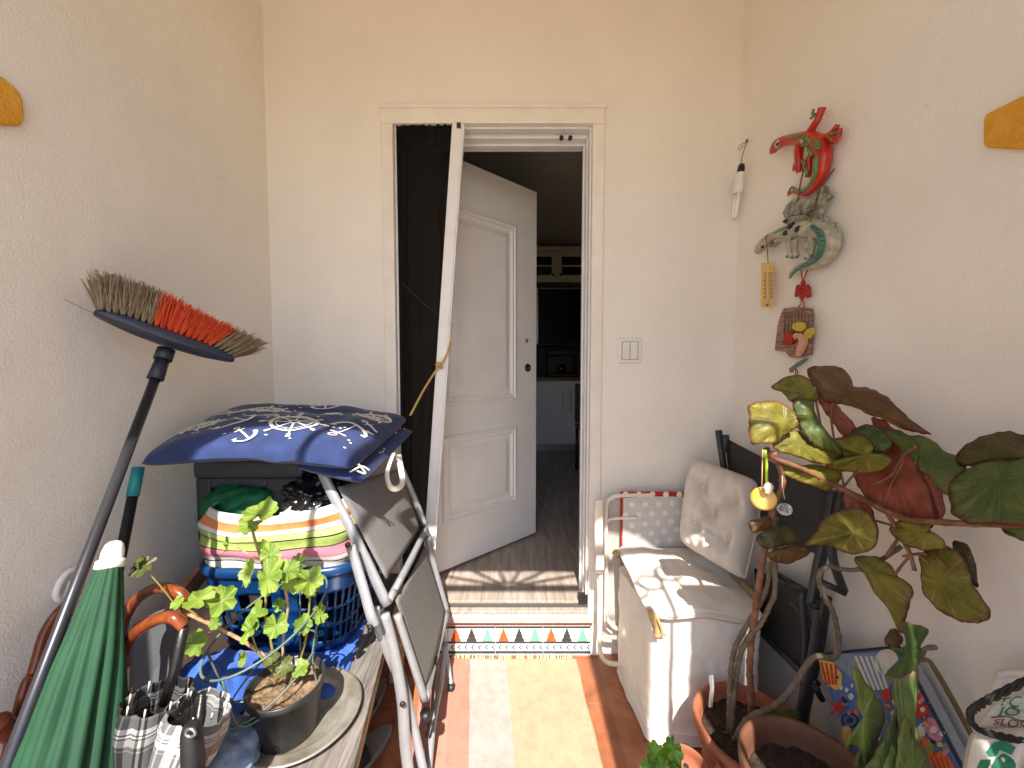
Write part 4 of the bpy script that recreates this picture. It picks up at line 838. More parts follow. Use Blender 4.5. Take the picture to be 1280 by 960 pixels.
stems = [([Z4(470, 660, .90), Z4(462, 520, .90), Z4(480, 400, .90), Z4(470, 330, .90)], .0032, 1), ([Z4(440, 660, .88), Z4(425, 540, .88), Z4(400, 430, .88), Z4(402, 350, .88), Z4(392, 250, .89), Z4(362, 150, .90), Z4(352, 105, .90)], .003, 0),
         ([Z4(405, 570, .87), Z4(350, 530, .86), Z4(300, 500, .85), Z4(205, 452, .83), Z4(90, 398, .81)], .0042, 2), ([Z4(392, 228, .89), Z4(340, 205, .89), Z4(290, 172, .89)], .0022, 2), ([Z4(205, 450, .83), Z4(235, 415, .83), Z4(245, 375, .83)], .002, 0), ([Z4(205, 480, .83), Z4(180, 505, .82), Z4(165, 520, .82)], .002, 0),
         ([Z4(500, 650, .91), Z4(540, 520, .91), Z4(555, 400, .91), Z4(560, 320, .91)], .0026, 0), ([Z4(450, 650, .87), Z4(380, 560, .86), Z4(350, 480, .86)], .0022, 0), ([Z4(470, 640, .9), Z4(430, 590, .88)], .002, 0), ([Z4(200, 450, .83), Z4(120, 395, .81), Z4(70, 380, .80)], .002, 0), ([Z4(90, 395, .81), Z4(40, 330, .80), Z4(-20, 260, .79)], .0016, 0)]
mb = MB()
for pts, r_, k in stems: mb.tube(pts, r_, 7, 4, mi=0 if k == 0 else 1)
mb.build('stems', [M_stem, M_cane], gr)
M_gl = leaf_mat('geranium_leaf', (100, 132, 40), (142, 164, 62), veinc=(176, 200, 120), trans=.35, rough=.5)
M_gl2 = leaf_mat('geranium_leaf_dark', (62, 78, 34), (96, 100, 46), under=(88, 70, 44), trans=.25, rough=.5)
def gleaf(mb, c, r, nrm, mi=0, lobes=5, cup=.25, ang=0.0, sx=1.0):
    nrm = V(nrm).normalized(); a = V((0, 0, 1)) if abs(nrm.z) < .8 else V((0, 1, 0)); e1 = a.cross(nrm).normalized(); e2 = nrm.cross(e1)
    sx *= random.uniform(.78, 1.08); nR, nA = 4, 60; vs = [c]; uvs = [(0, 0)]; sd = random.random() * 9
    for i in range(1, nR + 1):
        for k in range(nA):
            th = 2 * math.pi * k / nA; fr = abs(((th / (2 * math.pi) * lobes) % 1) - .5) * 2
            rad = r * (.76 + .24 * (1 - fr ** 2.6)) * (1 + .16 * noise.noise(V((math.cos(th) * 1.1, math.sin(th) * 1.1, sd + 4)))) * (1 + .045 * math.sin(th * lobes * 3 + 1)) ; notch = max(0, 1 - abs(((th + math.pi) % (2 * math.pi)) - math.pi) / .35); rad *= 1 - .6 * notch
            f = i / nR; z = r * (cup * f * f - .16 * f * (1 - fr) + .42 * f * noise.noise(V((math.cos(th) * 1.3, math.sin(th) * 1.3, sd))))
            vs.append(c + e1 * math.cos(th + ang) * rad * f * sx + e2 * math.sin(th + ang) * rad * f + nrm * z); uvs.append((k / nA, f))
    fs = [(0, 1 + k, 1 + (k + 1) % nA) for k in range(nA)] + [(1 + (i - 1) * nA + k, 1 + i * nA + k, 1 + i * nA + (k + 1) % nA, 1 + (i - 1) * nA + (k + 1) % nA) for i in range(1, nR) for k in range(nA)]
    mb.add(vs, fs, mi, uvs)
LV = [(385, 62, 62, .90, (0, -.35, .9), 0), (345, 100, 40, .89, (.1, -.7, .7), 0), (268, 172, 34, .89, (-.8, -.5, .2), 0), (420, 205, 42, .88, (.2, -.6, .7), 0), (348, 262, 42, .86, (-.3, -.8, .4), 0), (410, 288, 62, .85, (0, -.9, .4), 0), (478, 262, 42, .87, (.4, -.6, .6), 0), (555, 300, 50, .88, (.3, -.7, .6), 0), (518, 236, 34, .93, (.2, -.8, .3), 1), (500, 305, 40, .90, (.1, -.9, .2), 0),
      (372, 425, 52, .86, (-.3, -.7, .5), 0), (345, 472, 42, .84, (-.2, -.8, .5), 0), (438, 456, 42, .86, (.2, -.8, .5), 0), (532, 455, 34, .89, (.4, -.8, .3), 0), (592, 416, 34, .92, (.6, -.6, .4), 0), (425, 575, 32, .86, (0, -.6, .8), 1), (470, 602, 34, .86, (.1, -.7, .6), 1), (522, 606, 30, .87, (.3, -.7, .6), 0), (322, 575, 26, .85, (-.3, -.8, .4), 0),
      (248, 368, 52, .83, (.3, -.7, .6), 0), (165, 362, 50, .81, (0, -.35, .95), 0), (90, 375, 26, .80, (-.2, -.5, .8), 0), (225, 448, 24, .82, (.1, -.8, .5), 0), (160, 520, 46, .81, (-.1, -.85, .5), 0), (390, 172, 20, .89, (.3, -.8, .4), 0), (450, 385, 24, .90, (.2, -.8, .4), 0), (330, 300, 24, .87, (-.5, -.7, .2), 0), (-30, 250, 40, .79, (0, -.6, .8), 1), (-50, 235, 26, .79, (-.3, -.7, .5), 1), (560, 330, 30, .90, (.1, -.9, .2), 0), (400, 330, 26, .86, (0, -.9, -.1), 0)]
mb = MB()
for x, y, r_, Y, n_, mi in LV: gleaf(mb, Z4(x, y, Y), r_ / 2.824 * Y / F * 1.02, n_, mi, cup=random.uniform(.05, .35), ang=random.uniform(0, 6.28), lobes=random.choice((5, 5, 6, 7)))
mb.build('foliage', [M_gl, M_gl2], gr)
# --- slippers under the bench
M_slip = mat('black_felt', (24, 22, 24), (36, 33, 34), rough=.9); M_sole = mat('grey_sole', (120, 116, 112), rough=.7)
def slipper(c, ang, label):
    t_ = thing('slipper', c, label, 'slipper', 'slippers under the bench'); ca, sa = math.cos(ang), math.sin(ang)
    def T(x, y, z): return V((c.x + x * ca - y * sa, c.y + x * sa + y * ca, z))
    out = [(.046 * math.sin(a) * (1 - .18 * math.cos(a)), -.125 * math.cos(a)) for a in [i * 6.2832 / 32 for i in range(32)]]
    mb = MB(); mb.prism([T(x, y, .001) for x, y in out], (0, 0, 1), .022); mb.build('sole', M_sole, t_, bevel=.004)
    mb = MB(); mb.surf(lambda u, v: T(.046 * math.cos(math.pi * u) * (1 - .35 * v * v), .0 + .118 * v, .024 + .045 * math.sin(math.pi * u) * (1 - .6 * v)), 20, 10); mb.build('upper', M_slip, t_, solid=.003)
slipper(PZ(452, 950, 0), 2.6, 'black slipper with grey sole lying under the bench edge'); slipper(PZ(462, 900, 0) + V((-.03, .05, 0)), 2.9, 'dark slipper farther back in the shade under the bench')
# --- rug
M_rug = bands_mat('striped_cotton_rug', [(0, (188, 134, 118)), (.18, (186, 128, 112)), (.30, (162, 158, 152)), (.535, (166, 153, 127)), (.995, (162, 149, 120))], axis=0, bump=1.0, bscale=300, dirt=.08, wob=.010)
def rug(u, v):
    y = 1.645 - v * 2.0; t_ = (1.657 - y) / .472; xw0, xw1, xr = -.186 + .048 * t_, -.025 + .038 * t_, .283 + .012 * t_
    x = xw0 + (u - .30) / (.535 - .30) * (xw1 - xw0) if u < .535 else xw1 + (u - .535) / .465 * (xr - xw1)
    x += .004 * noise.noise(V((v * 14, u * 2, 3))) * (abs(2 * u - 1) ** 3 + .3)
    return V((x, y, .008 + .005 * noise.noise(V((u * 3, v * 7, 0))) + .002 * noise.noise(V((u * 9, v * 30, 0))) + .002))
rg = thing('rug', (0, 1.0, 0), 'woven doormat rug striped salmon, white and pale yellow', 'rug')
mb = MB(); mb.surf(rug, 80, 120); mb.build('weave', M_rug, rg, solid=.004)
M_fr = mat('cream_fringe', (228, 206, 150), (214, 190, 140), rough=.9)
mb = MB()
for i in range(120):
    u = random.uniform(0, 1); p_ = rug(u, 0); q_ = p_ + V((random.gauss(0, .006), .016 + random.random() * .012, .004)); mb.tube([p_ + V((0, -.012, .004)), p_ + V((random.gauss(0, .002), .006, .007)), q_ + V((0, 0, -.006))], .0018, 5)
mb.build('fringe', M_fr, rg)
# ================================================================== RIGHT SIDE
def Q3(x, y, Y): return P(730 + x / 3.428, 520 + y / 3.428, Y)
def Q5(x, y, Y): return P(900 + x / 3.368, 440 + y / 3.368, Y)
def Q6(x, y, Y): return P(860 + x / 3.0, 640 + y / 3.0, Y)
def Q8(x, y, Y): return P(540 + x / 3.428, 680 + y / 3.428, Y)
# --- folded lounger frame against the back wall
M_creamtube = mat('cream_enamel_tube', (226, 218, 204), (214, 204, 188), rough=.35, scale=20)
ln = thing('lounger', (.42, 1.6, 0), 'folded cream tubular lounger with polka-dot fabric standing against the back wall', 'lounger')
def ltube(name, pts, r, m=M_creamtube, sub=6): mb = MB(); mb.tube(pts, r, 12, sub); return mb.build(name, m, ln)
ltube('frame', [Q3(62, 362, 1.57), Q3(62, 640, 1.57), Q8(722, 120, 1.57), Q8(722, 300, 1.565), Q8(718, 420, 1.56), Q8(728, 480, 1.55), Q8(765, 512, 1.545), Q8(850, 516, 1.54)], .0095)
mb = MB(); a, b_ = Q3(62, 358, 1.55), Q3(64, 670, 1.55); mb.bar(a, b_, .036, .02, up=(0, 1, 0)); mb.build('armrest', M_creamtube, ln, bevel=.008, seg=3)
mb = MB(); mb.box(Q3(50, 590, 1.535), Q3(86, 660, 1.53) + V((0, -.004, 0))); mb.build('clip', M_white, ln, bevel=.004)
ltube('frame', [Q3(300, 338, 1.615), Q3(160, 340, 1.615), Q3(118, 352, 1.615), Q3(96, 395, 1.615), Q3(96, 620, 1.61), Q3(97, 840, 1.60), Q3(115, 890, 1.60), Q3(155, 915, 1.60), Q3(240, 920, 1.6)], .009)
ltube('crossbar', [Q3(104, 452, 1.61), Q3(120, 440, 1.605), Q3(230, 436, 1.60)], .006)
ltube('crossbar', [Q8(735, 385, 1.60), Q8(760, 398, 1.60), Q8(850, 402, 1.60)], .009)
mb = MB(); mb.lathe([(0, 0), (.014, 0), (.016, .01), (.010, .016), (0, .016)], Q3(150, 588, 1.59), (-1, -.3, 0), 16); mb.build('knob', mat('brass_knob', (150, 128, 96), rough=.4, metal=.6), ln)
M_gdot = mat('beige_grey_fabric', (186, 178, 170), (174, 166, 158), rough=.9, scale=60, bump=.2, bscale=500)
mb = MB(); qa = [Q3(104, 360, 1.632), Q3(158, 345, 1.632), Q3(158, 915, 1.625), Q3(104, 880, 1.625)]; mb.prism(list(reversed(qa)), (0, 1, 0), .004); mb.build('fabric', M_gdot, ln)
M_red = mat('red_fabric', (176, 44, 30), (160, 36, 26), rough=.85, scale=50); M_dot = mat('white_dot_print', (222, 214, 204), rough=.9); M_mist = mat('greyed_fabric', (198, 193, 190), (190, 185, 182), rough=.9, scale=30)
mb = MB(); pa = [Q3(158, 326, 1.612), Q3(470, 328, 1.612), Q3(450, 560, 1.600), Q3(158, 620, 1.600)]
mb.prism(list(reversed(pa)), (0, 1, 0), .01, 0)
def pan(u, v, l): 
    p_ = pa[0] * (1 - u) * (1 - v) + pa[1] * u * (1 - v) + pa[2] * u * v + pa[3] * (1 - u) * v; return p_ + V((0, -l, 0))
mb.add([pan(.03 + .97 * i / 10, .085 - .02 * math.sin(math.pi * i / 10) + .0, .0025) for i in range(11)] + [pan(1, 1, .0025), pan(.02, 1, .0025)], [tuple(range(13))], 2, smooth=False)
for r_ in range(6):
    for c2 in range(6):
        u = .06 + c2 * .185 + (.09 if r_ % 2 else 0); v = .03 + r_ * .155
        if u > .99: continue
        rr = .0125; mb.add([pan(u, v, .004) + V((rr * math.cos(q * .524), 0, rr * math.sin(q * .524))) for q in range(12)], [tuple(range(12))], 1 if r_ == 0 or u < .07 else 3, smooth=False)
mb.build('polka_dot_panel', [M_red, M_dot, M_mist, mat('faint_dot_print', (216, 212, 209), rough=.9)], ln)
# --- box seat under a white cover
M_cover = mat('white_cotton_cover', (236, 231, 224), (226, 220, 212), rough=.85, scale=8, bump=.25, bscale=300, dist=.002)
box = thing('box_seat', (.66, 1.4, 0), 'box-shaped seat under a loose white fabric cover beside the door', 'seat')
cA, cB, cC, cD = V((.447, 1.585, 0)), V((.474, 1.268, 0)), V((.838, 1.236, 0)), V((.838, 1.585, 0)); bh = .455
def boxside(u, v):
    per = [cA, cB, cC, cD, cA]; ls = [(per[i + 1] - per[i]).length for i in range(4)]; T = sum(ls); d_ = u * T; k = 0
    while k < 3 and d_ > ls[k]: d_ -= ls[k]; k += 1
    p_ = per[k] + (per[k + 1] - per[k]) * min(1, d_ / ls[k])
    cen = (cA + cC) / 2; nr = 8; cr = .02
    # round the corners a little
    for j in range(4):
        dist = (p_ - per[j]).length
        if dist < .03: p_ = p_ + (cen - per[j]).normalized() * (.010 * (1 - dist / .03) ** 2)
    n_ = (p_ - cen); n_.z = 0; n_.normalize()
    wz = .004 * noise.noise(V((p_.x * 22, p_.y * 22, v * 3))) + .006 * noise.noise(V((p_.x * 7, p_.y * 7, v * 5 + 2))) + .0035 * noise.noise(V((p_.x * 30, p_.y * 30, v * 14)))
    fl = .008 * max(0, 1 - v * 7)
    return p_ + n_ * (wz + fl) + V((0, 0, .006 + bh * v))
mb = MB(); mb.surf(boxside, 200, 46); mb.add([boxside(i / 60, 1) for i in range(60)], [tuple(range(60))], smooth=False); mb.build('cover', M_cover, box)
mb = MB(); mb.tube([boxside(i / 120, .085) + V((0, 0, 0)) for i in range(120)], .0028, 6, closed=True); mb.build('hem', M_cover, box)
for u_ in (.232, .236): pass
M_pad = mat('natural_canvas', (222, 214, 204), (208, 200, 190), rough=.88, scale=10, bump=.25, bscale=350, dist=.002)
pad = thing('seat_pad', (.65, 1.4, bh), 'flat off-white seat pad with tie ribbons lying on the covered box seat', 'cushion')
mb, S, nn = cushion((V((.452, 1.245, .470)), V((.842, 1.212, .470)), V((.842, 1.575, .530)), V((.440, 1.585, .540))), .05, n=44, wrink=.012, seed=12, under=.5, edge=.28, sag=lambda u, v: V((0, 0, .012 * noise.noise(V((u * 3, v * 3, 9))))))
mb.build('pad', M_pad, pad)
pip = [S(.004, i / 30, 0) for i in range(30, 0, -1)] + [S(i / 30, .004, 0) for i in range(31)]
mb = MB(); mb.tube(pip, .0028, 6); mb.build('piping', M_pad, pad)
M_tie = mat('tan_ribbon', (196, 170, 120), (176, 148, 100), rough=.8, scale=80)
def tie(pts, wd):
    cp = catmull(pts, 6); mb = MB(); mb.ribbon(cp, wd, [V((-.6 + .5 * math.sin(i * .5), -.8, .3)) for i in range(len(cp))]); mb.build('tie', M_tie, pad, solid=.0015)
f0 = S(.02, .02); tie([f0 + V((0, -.005, .01)), f0 + V((.006, -.012, -.02)), f0 + V((.016, -.014, -.05)), f0 + V((.022, -.012, -.085))], .022); tie([f0 + V((0, -.004, .008)), f0 + V((.018, -.016, -.015)), f0 + V((.034, -.016, -.055)), f0 + V((.044, -.014, -.075))], .016)
tie([S(.0, .92), S(.0, .92) + V((-.015, -.004, .002)), S(.0, .92) + V((-.022, -.005, -.008))], .024); f1 = S(.985, .45); tie([f1, f1 + V((.01, -.03, -.012)), f1 + V((.015, -.06, -.03))], .04)
# --- tufted cushion
tc0, tc1, tc2, tc3 = Q3(425, 545, 1.50), Q3(700, 708, 1.30), Q3(790, 290, 1.40), Q3(474, 180, 1.60)
tfc = thing('tufted_cushion', (.8, 1.42, .55), 'square beige button-tufted cushion propped upright on the box seat', 'cushion')
tf = [(.28, .30), (.72, .30), (.28, .70), (.72, .70), (.5, .5)]
def tsag(u, v): 
    cr = 0
    for a_ in ((.28, .30, .5, .5), (.72, .30, .5, .5), (.28, .70, .5, .5), (.72, .70, .5, .5), (.28, .30, .72, .30), (.28, .30, .28, .7)):
        ax_, ay_, bx_, by_ = a_; dx_, dy_ = bx_ - ax_, by_ - ay_; t_ = max(0, min(1, ((u - ax_) * dx_ + (v - ay_) * dy_) / (dx_ * dx_ + dy_ * dy_))); d2 = (u - ax_ - t_ * dx_) ** 2 + (v - ay_ - t_ * dy_) ** 2; cr += math.exp(-d2 / .0010)
    return V((.4, .85, -.1)) * (.010 * min(1, cr))
mb, S, nn = cushion((tc0, tc1, tc2, tc3), .17, n=64, tufts=tf, tuft_d=.38, wrink=.020, seed=21, under=.35, edge=.42, sag=tsag)
mb.build('cover', M_pad, tfc)
for u, v in tf: mb = MB(); mb.ball(S(u, v, .002), .007, sc=(1, .7, 1), seg=12, rings=6); mb.build('button', M_pad, tfc)
mb = MB(); mb.tube([S(i / 40, .002) for i in range(41)] + [S(.998, i / 40) for i in range(41)], .002, 6); mb.build('piping', M_pad, tfc)
# --- black folding chair behind
M_btube = mat('anthracite_tube', (52, 54, 58), (60, 62, 66), rough=.42, metal=.3)
M_btext = mat('black_textilene', (40, 39, 40), (48, 46, 46), rough=.75, scale=60, bump=.4, bscale=900, dist=.0008)
bc = thing('folding_chair', (.9, 1.25, 0), 'black-framed folding chair with dark mesh fabric leaning on the right wall', 'folding chair')
def quad(name, pts, m, solid=.003): mb = MB(); mb.surf(bil(pts, .004), 12, 12); mb.build(name, m, bc, solid=solid)
u0, u1, u2, u3 = Q5(20, 360, 1.55), Q5(470, 590, 1.10), Q5(430, 860, 1.11), Q5(60, 700, 1.52)
quad('backrest', [u0, u1, u2, u3], M_btext)
quad('seat', [Q6(250, 210, 1.40), Q6(425, 300, 1.15), Q6(428, 590, 1.13), Q6(262, 432, 1.38)], M_btext)
def bt_(name, pts, r, flat=.7): mb = MB(); mb.tube(pts, r, 12, 5, flat=flat, flat_dir=(0, 1, 0)); mb.build(name, M_btube, bc)
bt_('back_frame', [Q5(-6, 330, 1.56), Q5(10, 440, 1.55), Q5(48, 700, 1.52)], .014); bt_('back_frame', [Q5(22, 350, 1.53), Q5(30, 420, 1.53)], .014)
bt_('back_frame', [Q5(480, 585, 1.08), Q5(460, 720, 1.09), Q5(415, 900, 1.10), Q6(465, 352, 1.09)], .017)
bt_('back_frame', [Q5(520, 590, 1.05), Q6(540, 140, 1.05), Q6(585, 300, 1.04)], .012)
bt_('crossbar', [Q6(335, 235, 1.30), Q6(440, 298, 1.13)], .010, 1); bt_('crossbar', [Q6(335, 288, 1.30), Q6(432, 376, 1.13)], .010, 1); bt_('crossbar', [Q6(262, 440, 1.37), Q6(428, 604, 1.12)], .011, 1)
bt_('crossbar', [Q6(500, 262, 1.06), Q6(590, 305, 1.04)], .009, 1)
bt_('seat_frame', [Q6(430, 298, 1.12), Q6(442, 480, 1.11), Q6(436, 660, 1.10), Q6(425, 720, 1.10)], .012)
lb = Q6(414, 830, 1.08); ld = (lb - Q6(500, 330, 1.08)).normalized(); bt_('leg', [Q6(500, 330, 1.08), Q6(470, 560, 1.08), lb, lb + ld * ((lb.z - .015) / -ld.z)], .0185)
lb = Q6(440, 740, 1.13); ld = V((-.02, .02, -1)); bt_('leg', [Q6(520, 320, 1.06), Q6(490, 520, 1.09), lb, lb + ld * (lb.z - .015)], .014); bt_('leg', [Q6(262, 432, 1.40), V((.80, 1.45, .3)), V((.78, 1.46, .015))], .013)
mb = MB(); mb.tube([Q6(478, 650, 1.05), Q6(490, 680, 1.05), Q6(502, 702, 1.05)], .009, 10); mb.build('foot_cap', M_dark, bc)
for x, y in ((480, 352), (480, 640)): mb = MB(); mb.lathe([(0, 0), (.010, 0), (.010, .005), (0, .006)], Q6(x, y, 1.06), (0, -1, 0), 12); mb.build('bolt', M_dark, bc)
# --- begonia in its terracotta pot
M_terra = mat('terracotta', (140, 78, 54), (164, 100, 72), rough=.75, scale=9, bump=.2, bscale=150, dist=.002, rvar=.08)
M_darksoil = mat('dark_soil', (34, 26, 22), (70, 54, 42), rough=1, scale=60, bump=1, bscale=120, dist=.01)
beg = thing('begonia', (.665, 1.03, 0), 'tall cane begonia with big bronze and olive leaves in a terracotta pot', 'potted plant')
def pot(parent, c, h, r, m=M_terra, soilz=.05, msoil=None, rim=True, sd=1):
    mb = MB(); mb.lathe([(0, 0), (r * .66, 0), (r * .70, .01), (r * .86, h * .72), (r * .88, h * .76), (r * .91, h * .77), (r * .91, h * .80), (r * .89, h * .81), (r * .93, h * .86), (r * .99, h * .93), (r, h * .97), (r * .985, h), (r * .93, h * 1.003), (r * .88, h * .985), (r * .85, h * .93), (r * .83, h * .80), (0, h * .80)], c, seg=64); p_ = mb.build('pot', m, parent)
    def so(u, v):
        a = u * 6.2832; rr = v * r * .835; x, y = rr * math.cos(a), rr * math.sin(a); return V((c[0] + x, c[1] + y, c[2] + h - soilz + .016 * noise.noise(V((x * 18, y * 18, sd))) + .012 * noise.noise(V((x * 70, y * 70, sd)))))
    mb = MB(); mb.surf(so, 48, 16); mb.build('soil', msoil or M_darksoil, parent); return p_
pb = V((.70, 1.065, 0)); bp_ = pot(beg, pb, .26, .160, soilz=.04)
hcx = pb + V((-.135, -.080, .20)); mb = MB(); mb.tube([hcx + V((-.006 - .018 * math.sin(t_), -.006 - .014 * math.sin(t_), .032 * math.cos(t_))) for t_ in [i * math.pi / 10 for i in range(11)]], .009, 10); mb.build('lug', M_terra, bp_)
M_bcane = mat('begonia_cane', (92, 56, 40), (136, 92, 66), rough=.6, scale=30, bump=.4, bscale=120); M_gcane = mat('grey_cane', (86, 74, 62), (122, 108, 92), rough=.8, scale=40, bump=.5, bscale=120)
def cane(pts, r0, r1, m, step=.045, name='cane', sub=8):
    cp = catmull(pts, sub); L_ = 0; rs = []
    tot = sum((cp[i + 1] - cp[i]).length for i in range(len(cp) - 1)); 
    # resample evenly
    n_ = max(8, int(tot / .006)); out = []; acc = 0; j = 0; d_ = 0
    for i in range(n_ + 1):
        tgt = tot * i / n_
        while j < len(cp) - 2 and d_ + (cp[j + 1] - cp[j]).length < tgt: d_ += (cp[j + 1] - cp[j]).length; j += 1
        sg = (cp[j + 1] - cp[j]).length or 1e-6; out.append(cp[j] + (cp[j + 1] - cp[j]) * min(1, (tgt - d_) / sg))
        ph = (tgt / step) % 1; rs.append(.84 * (r0 + (r1 - r0) * i / n_) * (1 + .28 * math.exp(-((ph - .5) / .10) ** 2)))
    mb = MB(); mb.tube(out, rs, 10); return mb.build(name, m, beg)
cane([PZ(939, 918, .21), Q6(238, 720, 1.05), Q6(232, 550, 1.02), Q6(262, 300, .99), Q6(290, 130, .965), Q6(318, 0, .96), Q5(262, 560, .95), Q5(250, 480, .94), Q5(225, 425, .93)], .0105, .0075, M_bcane)
cane([PZ(914, 918, .21), Q6(168, 740, 1.07), Q6(190, 560, 1.03), Q6(222, 480, 1.0), Q6(268, 425, 1.0), Q6(305, 355, .99), Q6(326, 290, .98), Q6(326, 100, .975), Q6(330, 20, .97)], .0085, .006, M_gcane)
cane([PZ(911, 915, .21), Q6(158, 700, 1.07), Q6(160, 600, 1.04), Q6(180, 500, 1.02), Q6(235, 400, 1.02), Q6(290, 300, 1.01), Q6(310, 190, 1.0)], .0095, .006, M_gcane)
cane([PZ(918, 928, .21), Q6(190, 828, 1.04), Q6(232, 770, 1.02), Q6(330, 725, .99), Q6(400, 645, .96), Q6(440, 580, .955), Q6(482, 540, .95), Q6(545, 548, .945), Q6(566, 490, .94), Q6(545, 380, .94), Q6(510, 310, .94), Q6(490, 245, .94), Q6(520, 205, .935), Q6(575, 215, .93), Q6(640, 215, .91), Q6(720, 182, .89), Q6(800, 128, .87)], .0095, .0055, M_gcane)
def YL(px, off=0.0): return min(.93, .80 * F / max(1, px - 640)) + off
def BP(x, y, off=0.0): px = 900 + x / 3.368; return P(px, 440 + y / 3.368, YL(px, off))
cane([BP(195, 405), BP(215, 440), BP(250, 458), BP(340, 490), BP(450, 545), BP(560, 597), BP(680, 660), BP(790, 705), BP(900, 715), BP(1050, 722), BP(1200, 725), BP(1300, 724)], .0075, .0066, M_bcane)
cane([BP(640, 706, .01), BP(735, 735, .01), BP(760, 765, .01), BP(700, 860, .01)], .003, .004, M_bcane, name='petiole'); cane([BP(705, 680), BP(770, 790), BP(800, 850), BP(820, 920)], .005, .004, M_bcane); cane([BP(770, 860), BP(830, 850), BP(870, 850)], .003, .003, M_bcane, name='petiole')
for p_ in ([BP(318, 290), BP(345, 340), BP(390, 400), BP(420, 470)], [BP(400, 185, .02), BP(420, 290, .02), BP(440, 400, .02), BP(460, 540, .01)], [BP(480, 175, .03), BP(470, 300, .03), BP(520, 560, .01)], [BP(640, 430), BP(560, 520), BP(520, 570)], [BP(740, 350, .02), BP(770, 450, .02), BP(720, 560, .02), BP(690, 660, .01)], [BP(830, 395), BP(770, 440), BP(720, 520), BP(640, 560)], [BP(1220, 480), BP(1230, 600, .02), BP(1180, 720)], [BP(1250, 460, .03), BP(1300, 600, .03), BP(1260, 722)], [BP(540, 830), BP(600, 750, .01), BP(640, 706, .01)], [BP(850, 800), BP(770, 790)], [BP(870, 1010), BP(960, 1010), BP(1000, 980), BP(990, 940), BP(900, 850)], [BP(930, 930), BP(830, 850)], [BP(720, 960), BP(800, 860), BP(870, 850)]):
    cane(p_, .0032, .0028, M_bcane, name='petiole', step=1.0)
B_olive = leaf_mat('bronze_olive_leaf', (108, 106, 36), (146, 136, 54), under=(120, 60, 48), speck=.32, veinc=(158, 150, 84), trans=.35)
B_brown = leaf_mat('brown_maroon_leaf', (84, 56, 32), (110, 78, 44), under=(90, 50, 36), speck=.18, veinc=(104, 74, 46), trans=.2)
B_red = leaf_mat('red_leaf_underside', (132, 60, 46), (158, 86, 68), under=(110, 40, 32), veinc=(140, 78, 62), trans=.2)
B_green = leaf_mat('dark_green_leaf', (64, 84, 40), (94, 106, 52), under=(92, 52, 40), speck=.28, veinc=(80, 92, 54), trans=.2)
B_dark = leaf_mat('dark_bronze_leaf', (62, 56, 30), (86, 78, 40), under=(70, 44, 32), speck=.2, veinc=(80, 74, 46), trans=.2)
def leaf_poly(pts, m, parent, c=None, cup=.02, tilt=.0005, rnd=0.0, fold_=0.0, pin=None, name='leaf', lab=None):
    """pts: world points of the outline; tilt leans the top back; pin = petiole end for the veins"""
    k0 = len(pts); ring = []
    for i in range(k0):
        p0, p1, p2, p3 = pts[i - 1], pts[i], pts[(i + 1) % k0], pts[(i + 2) % k0]
        for q in range(5):
            t_ = q / 5; ring.append(0.5 * ((2 * p1) + (p2 - p0) * t_ + (2 * p0 - 5 * p1 + 4 * p2 - p3) * t_ * t_ + (3 * p1 - p0 - 3 * p2 + p3) * t_ ** 3))
    s0_ = random.random() * 40
    ring = [p_ + V((noise.noise(p_ * 60 + V((s0_, 0, 0))), 0, noise.noise(p_ * 60 + V((0, s0_, 0))))) * .0035 + V((noise.noise(p_ * 190), 0, noise.noise(p_ * 190 + V((3, 0, 0))))) * .0016 for p_ in ring]
    cen = sum(ring, V()) / len(ring); ax_ = cen if pin is None else pin * .55 + cen * .45
    vdir = (cen - V((0, 0, CAM_H))).normalized(); n_ = len(ring); nr = 7; vs = [ax_]; uvs = [(0, 0)]; sd = random.random() * 50; size = max((p_ - cen).length for p_ in ring)
    def dep(p_, f):
        rel = (p_ - cen) / size
        return -cup * (1 - f * f) * 1.0 + size * (.15 * noise.noise(V((rel.x * 2.2, rel.z * 2.2, sd)))) + tilt * 1000 * (p_.z - cen.z) * .55 + fold_ * abs(rel.x) + .010 * f * noise.noise(V((rel.x * 7, rel.z * 7, sd)))
    vs[0] = ax_ + vdir * dep(ax_, 0)
    for i in range(1, nr + 1):
        f = i / nr
        for k, p_ in enumerate(ring): b = ax_ + (p_ - ax_) * f; vs.append(b + vdir * dep(b, f)); uvs.append((k / n_, f))
    for i_ in range(len(vs)): vs[i_].x = min(vs[i_].x, XR - .012)
    fs = [(0, 1 + (k + 1) % n_, 1 + k) for k in range(n_)] + [(1 + (i - 1) * n_ + k, 1 + (i - 1) * n_ + (k + 1) % n_, 1 + i * n_ + (k + 1) % n_, 1 + i * n_ + k) for i in range(1, nr) for k in range(n_)]
    mb = MB(); mb.add(vs, fs, 0, uvs); o = mb.build(name, m, parent, solid=.0012)
    if lab: o['label'] = lab
    return o
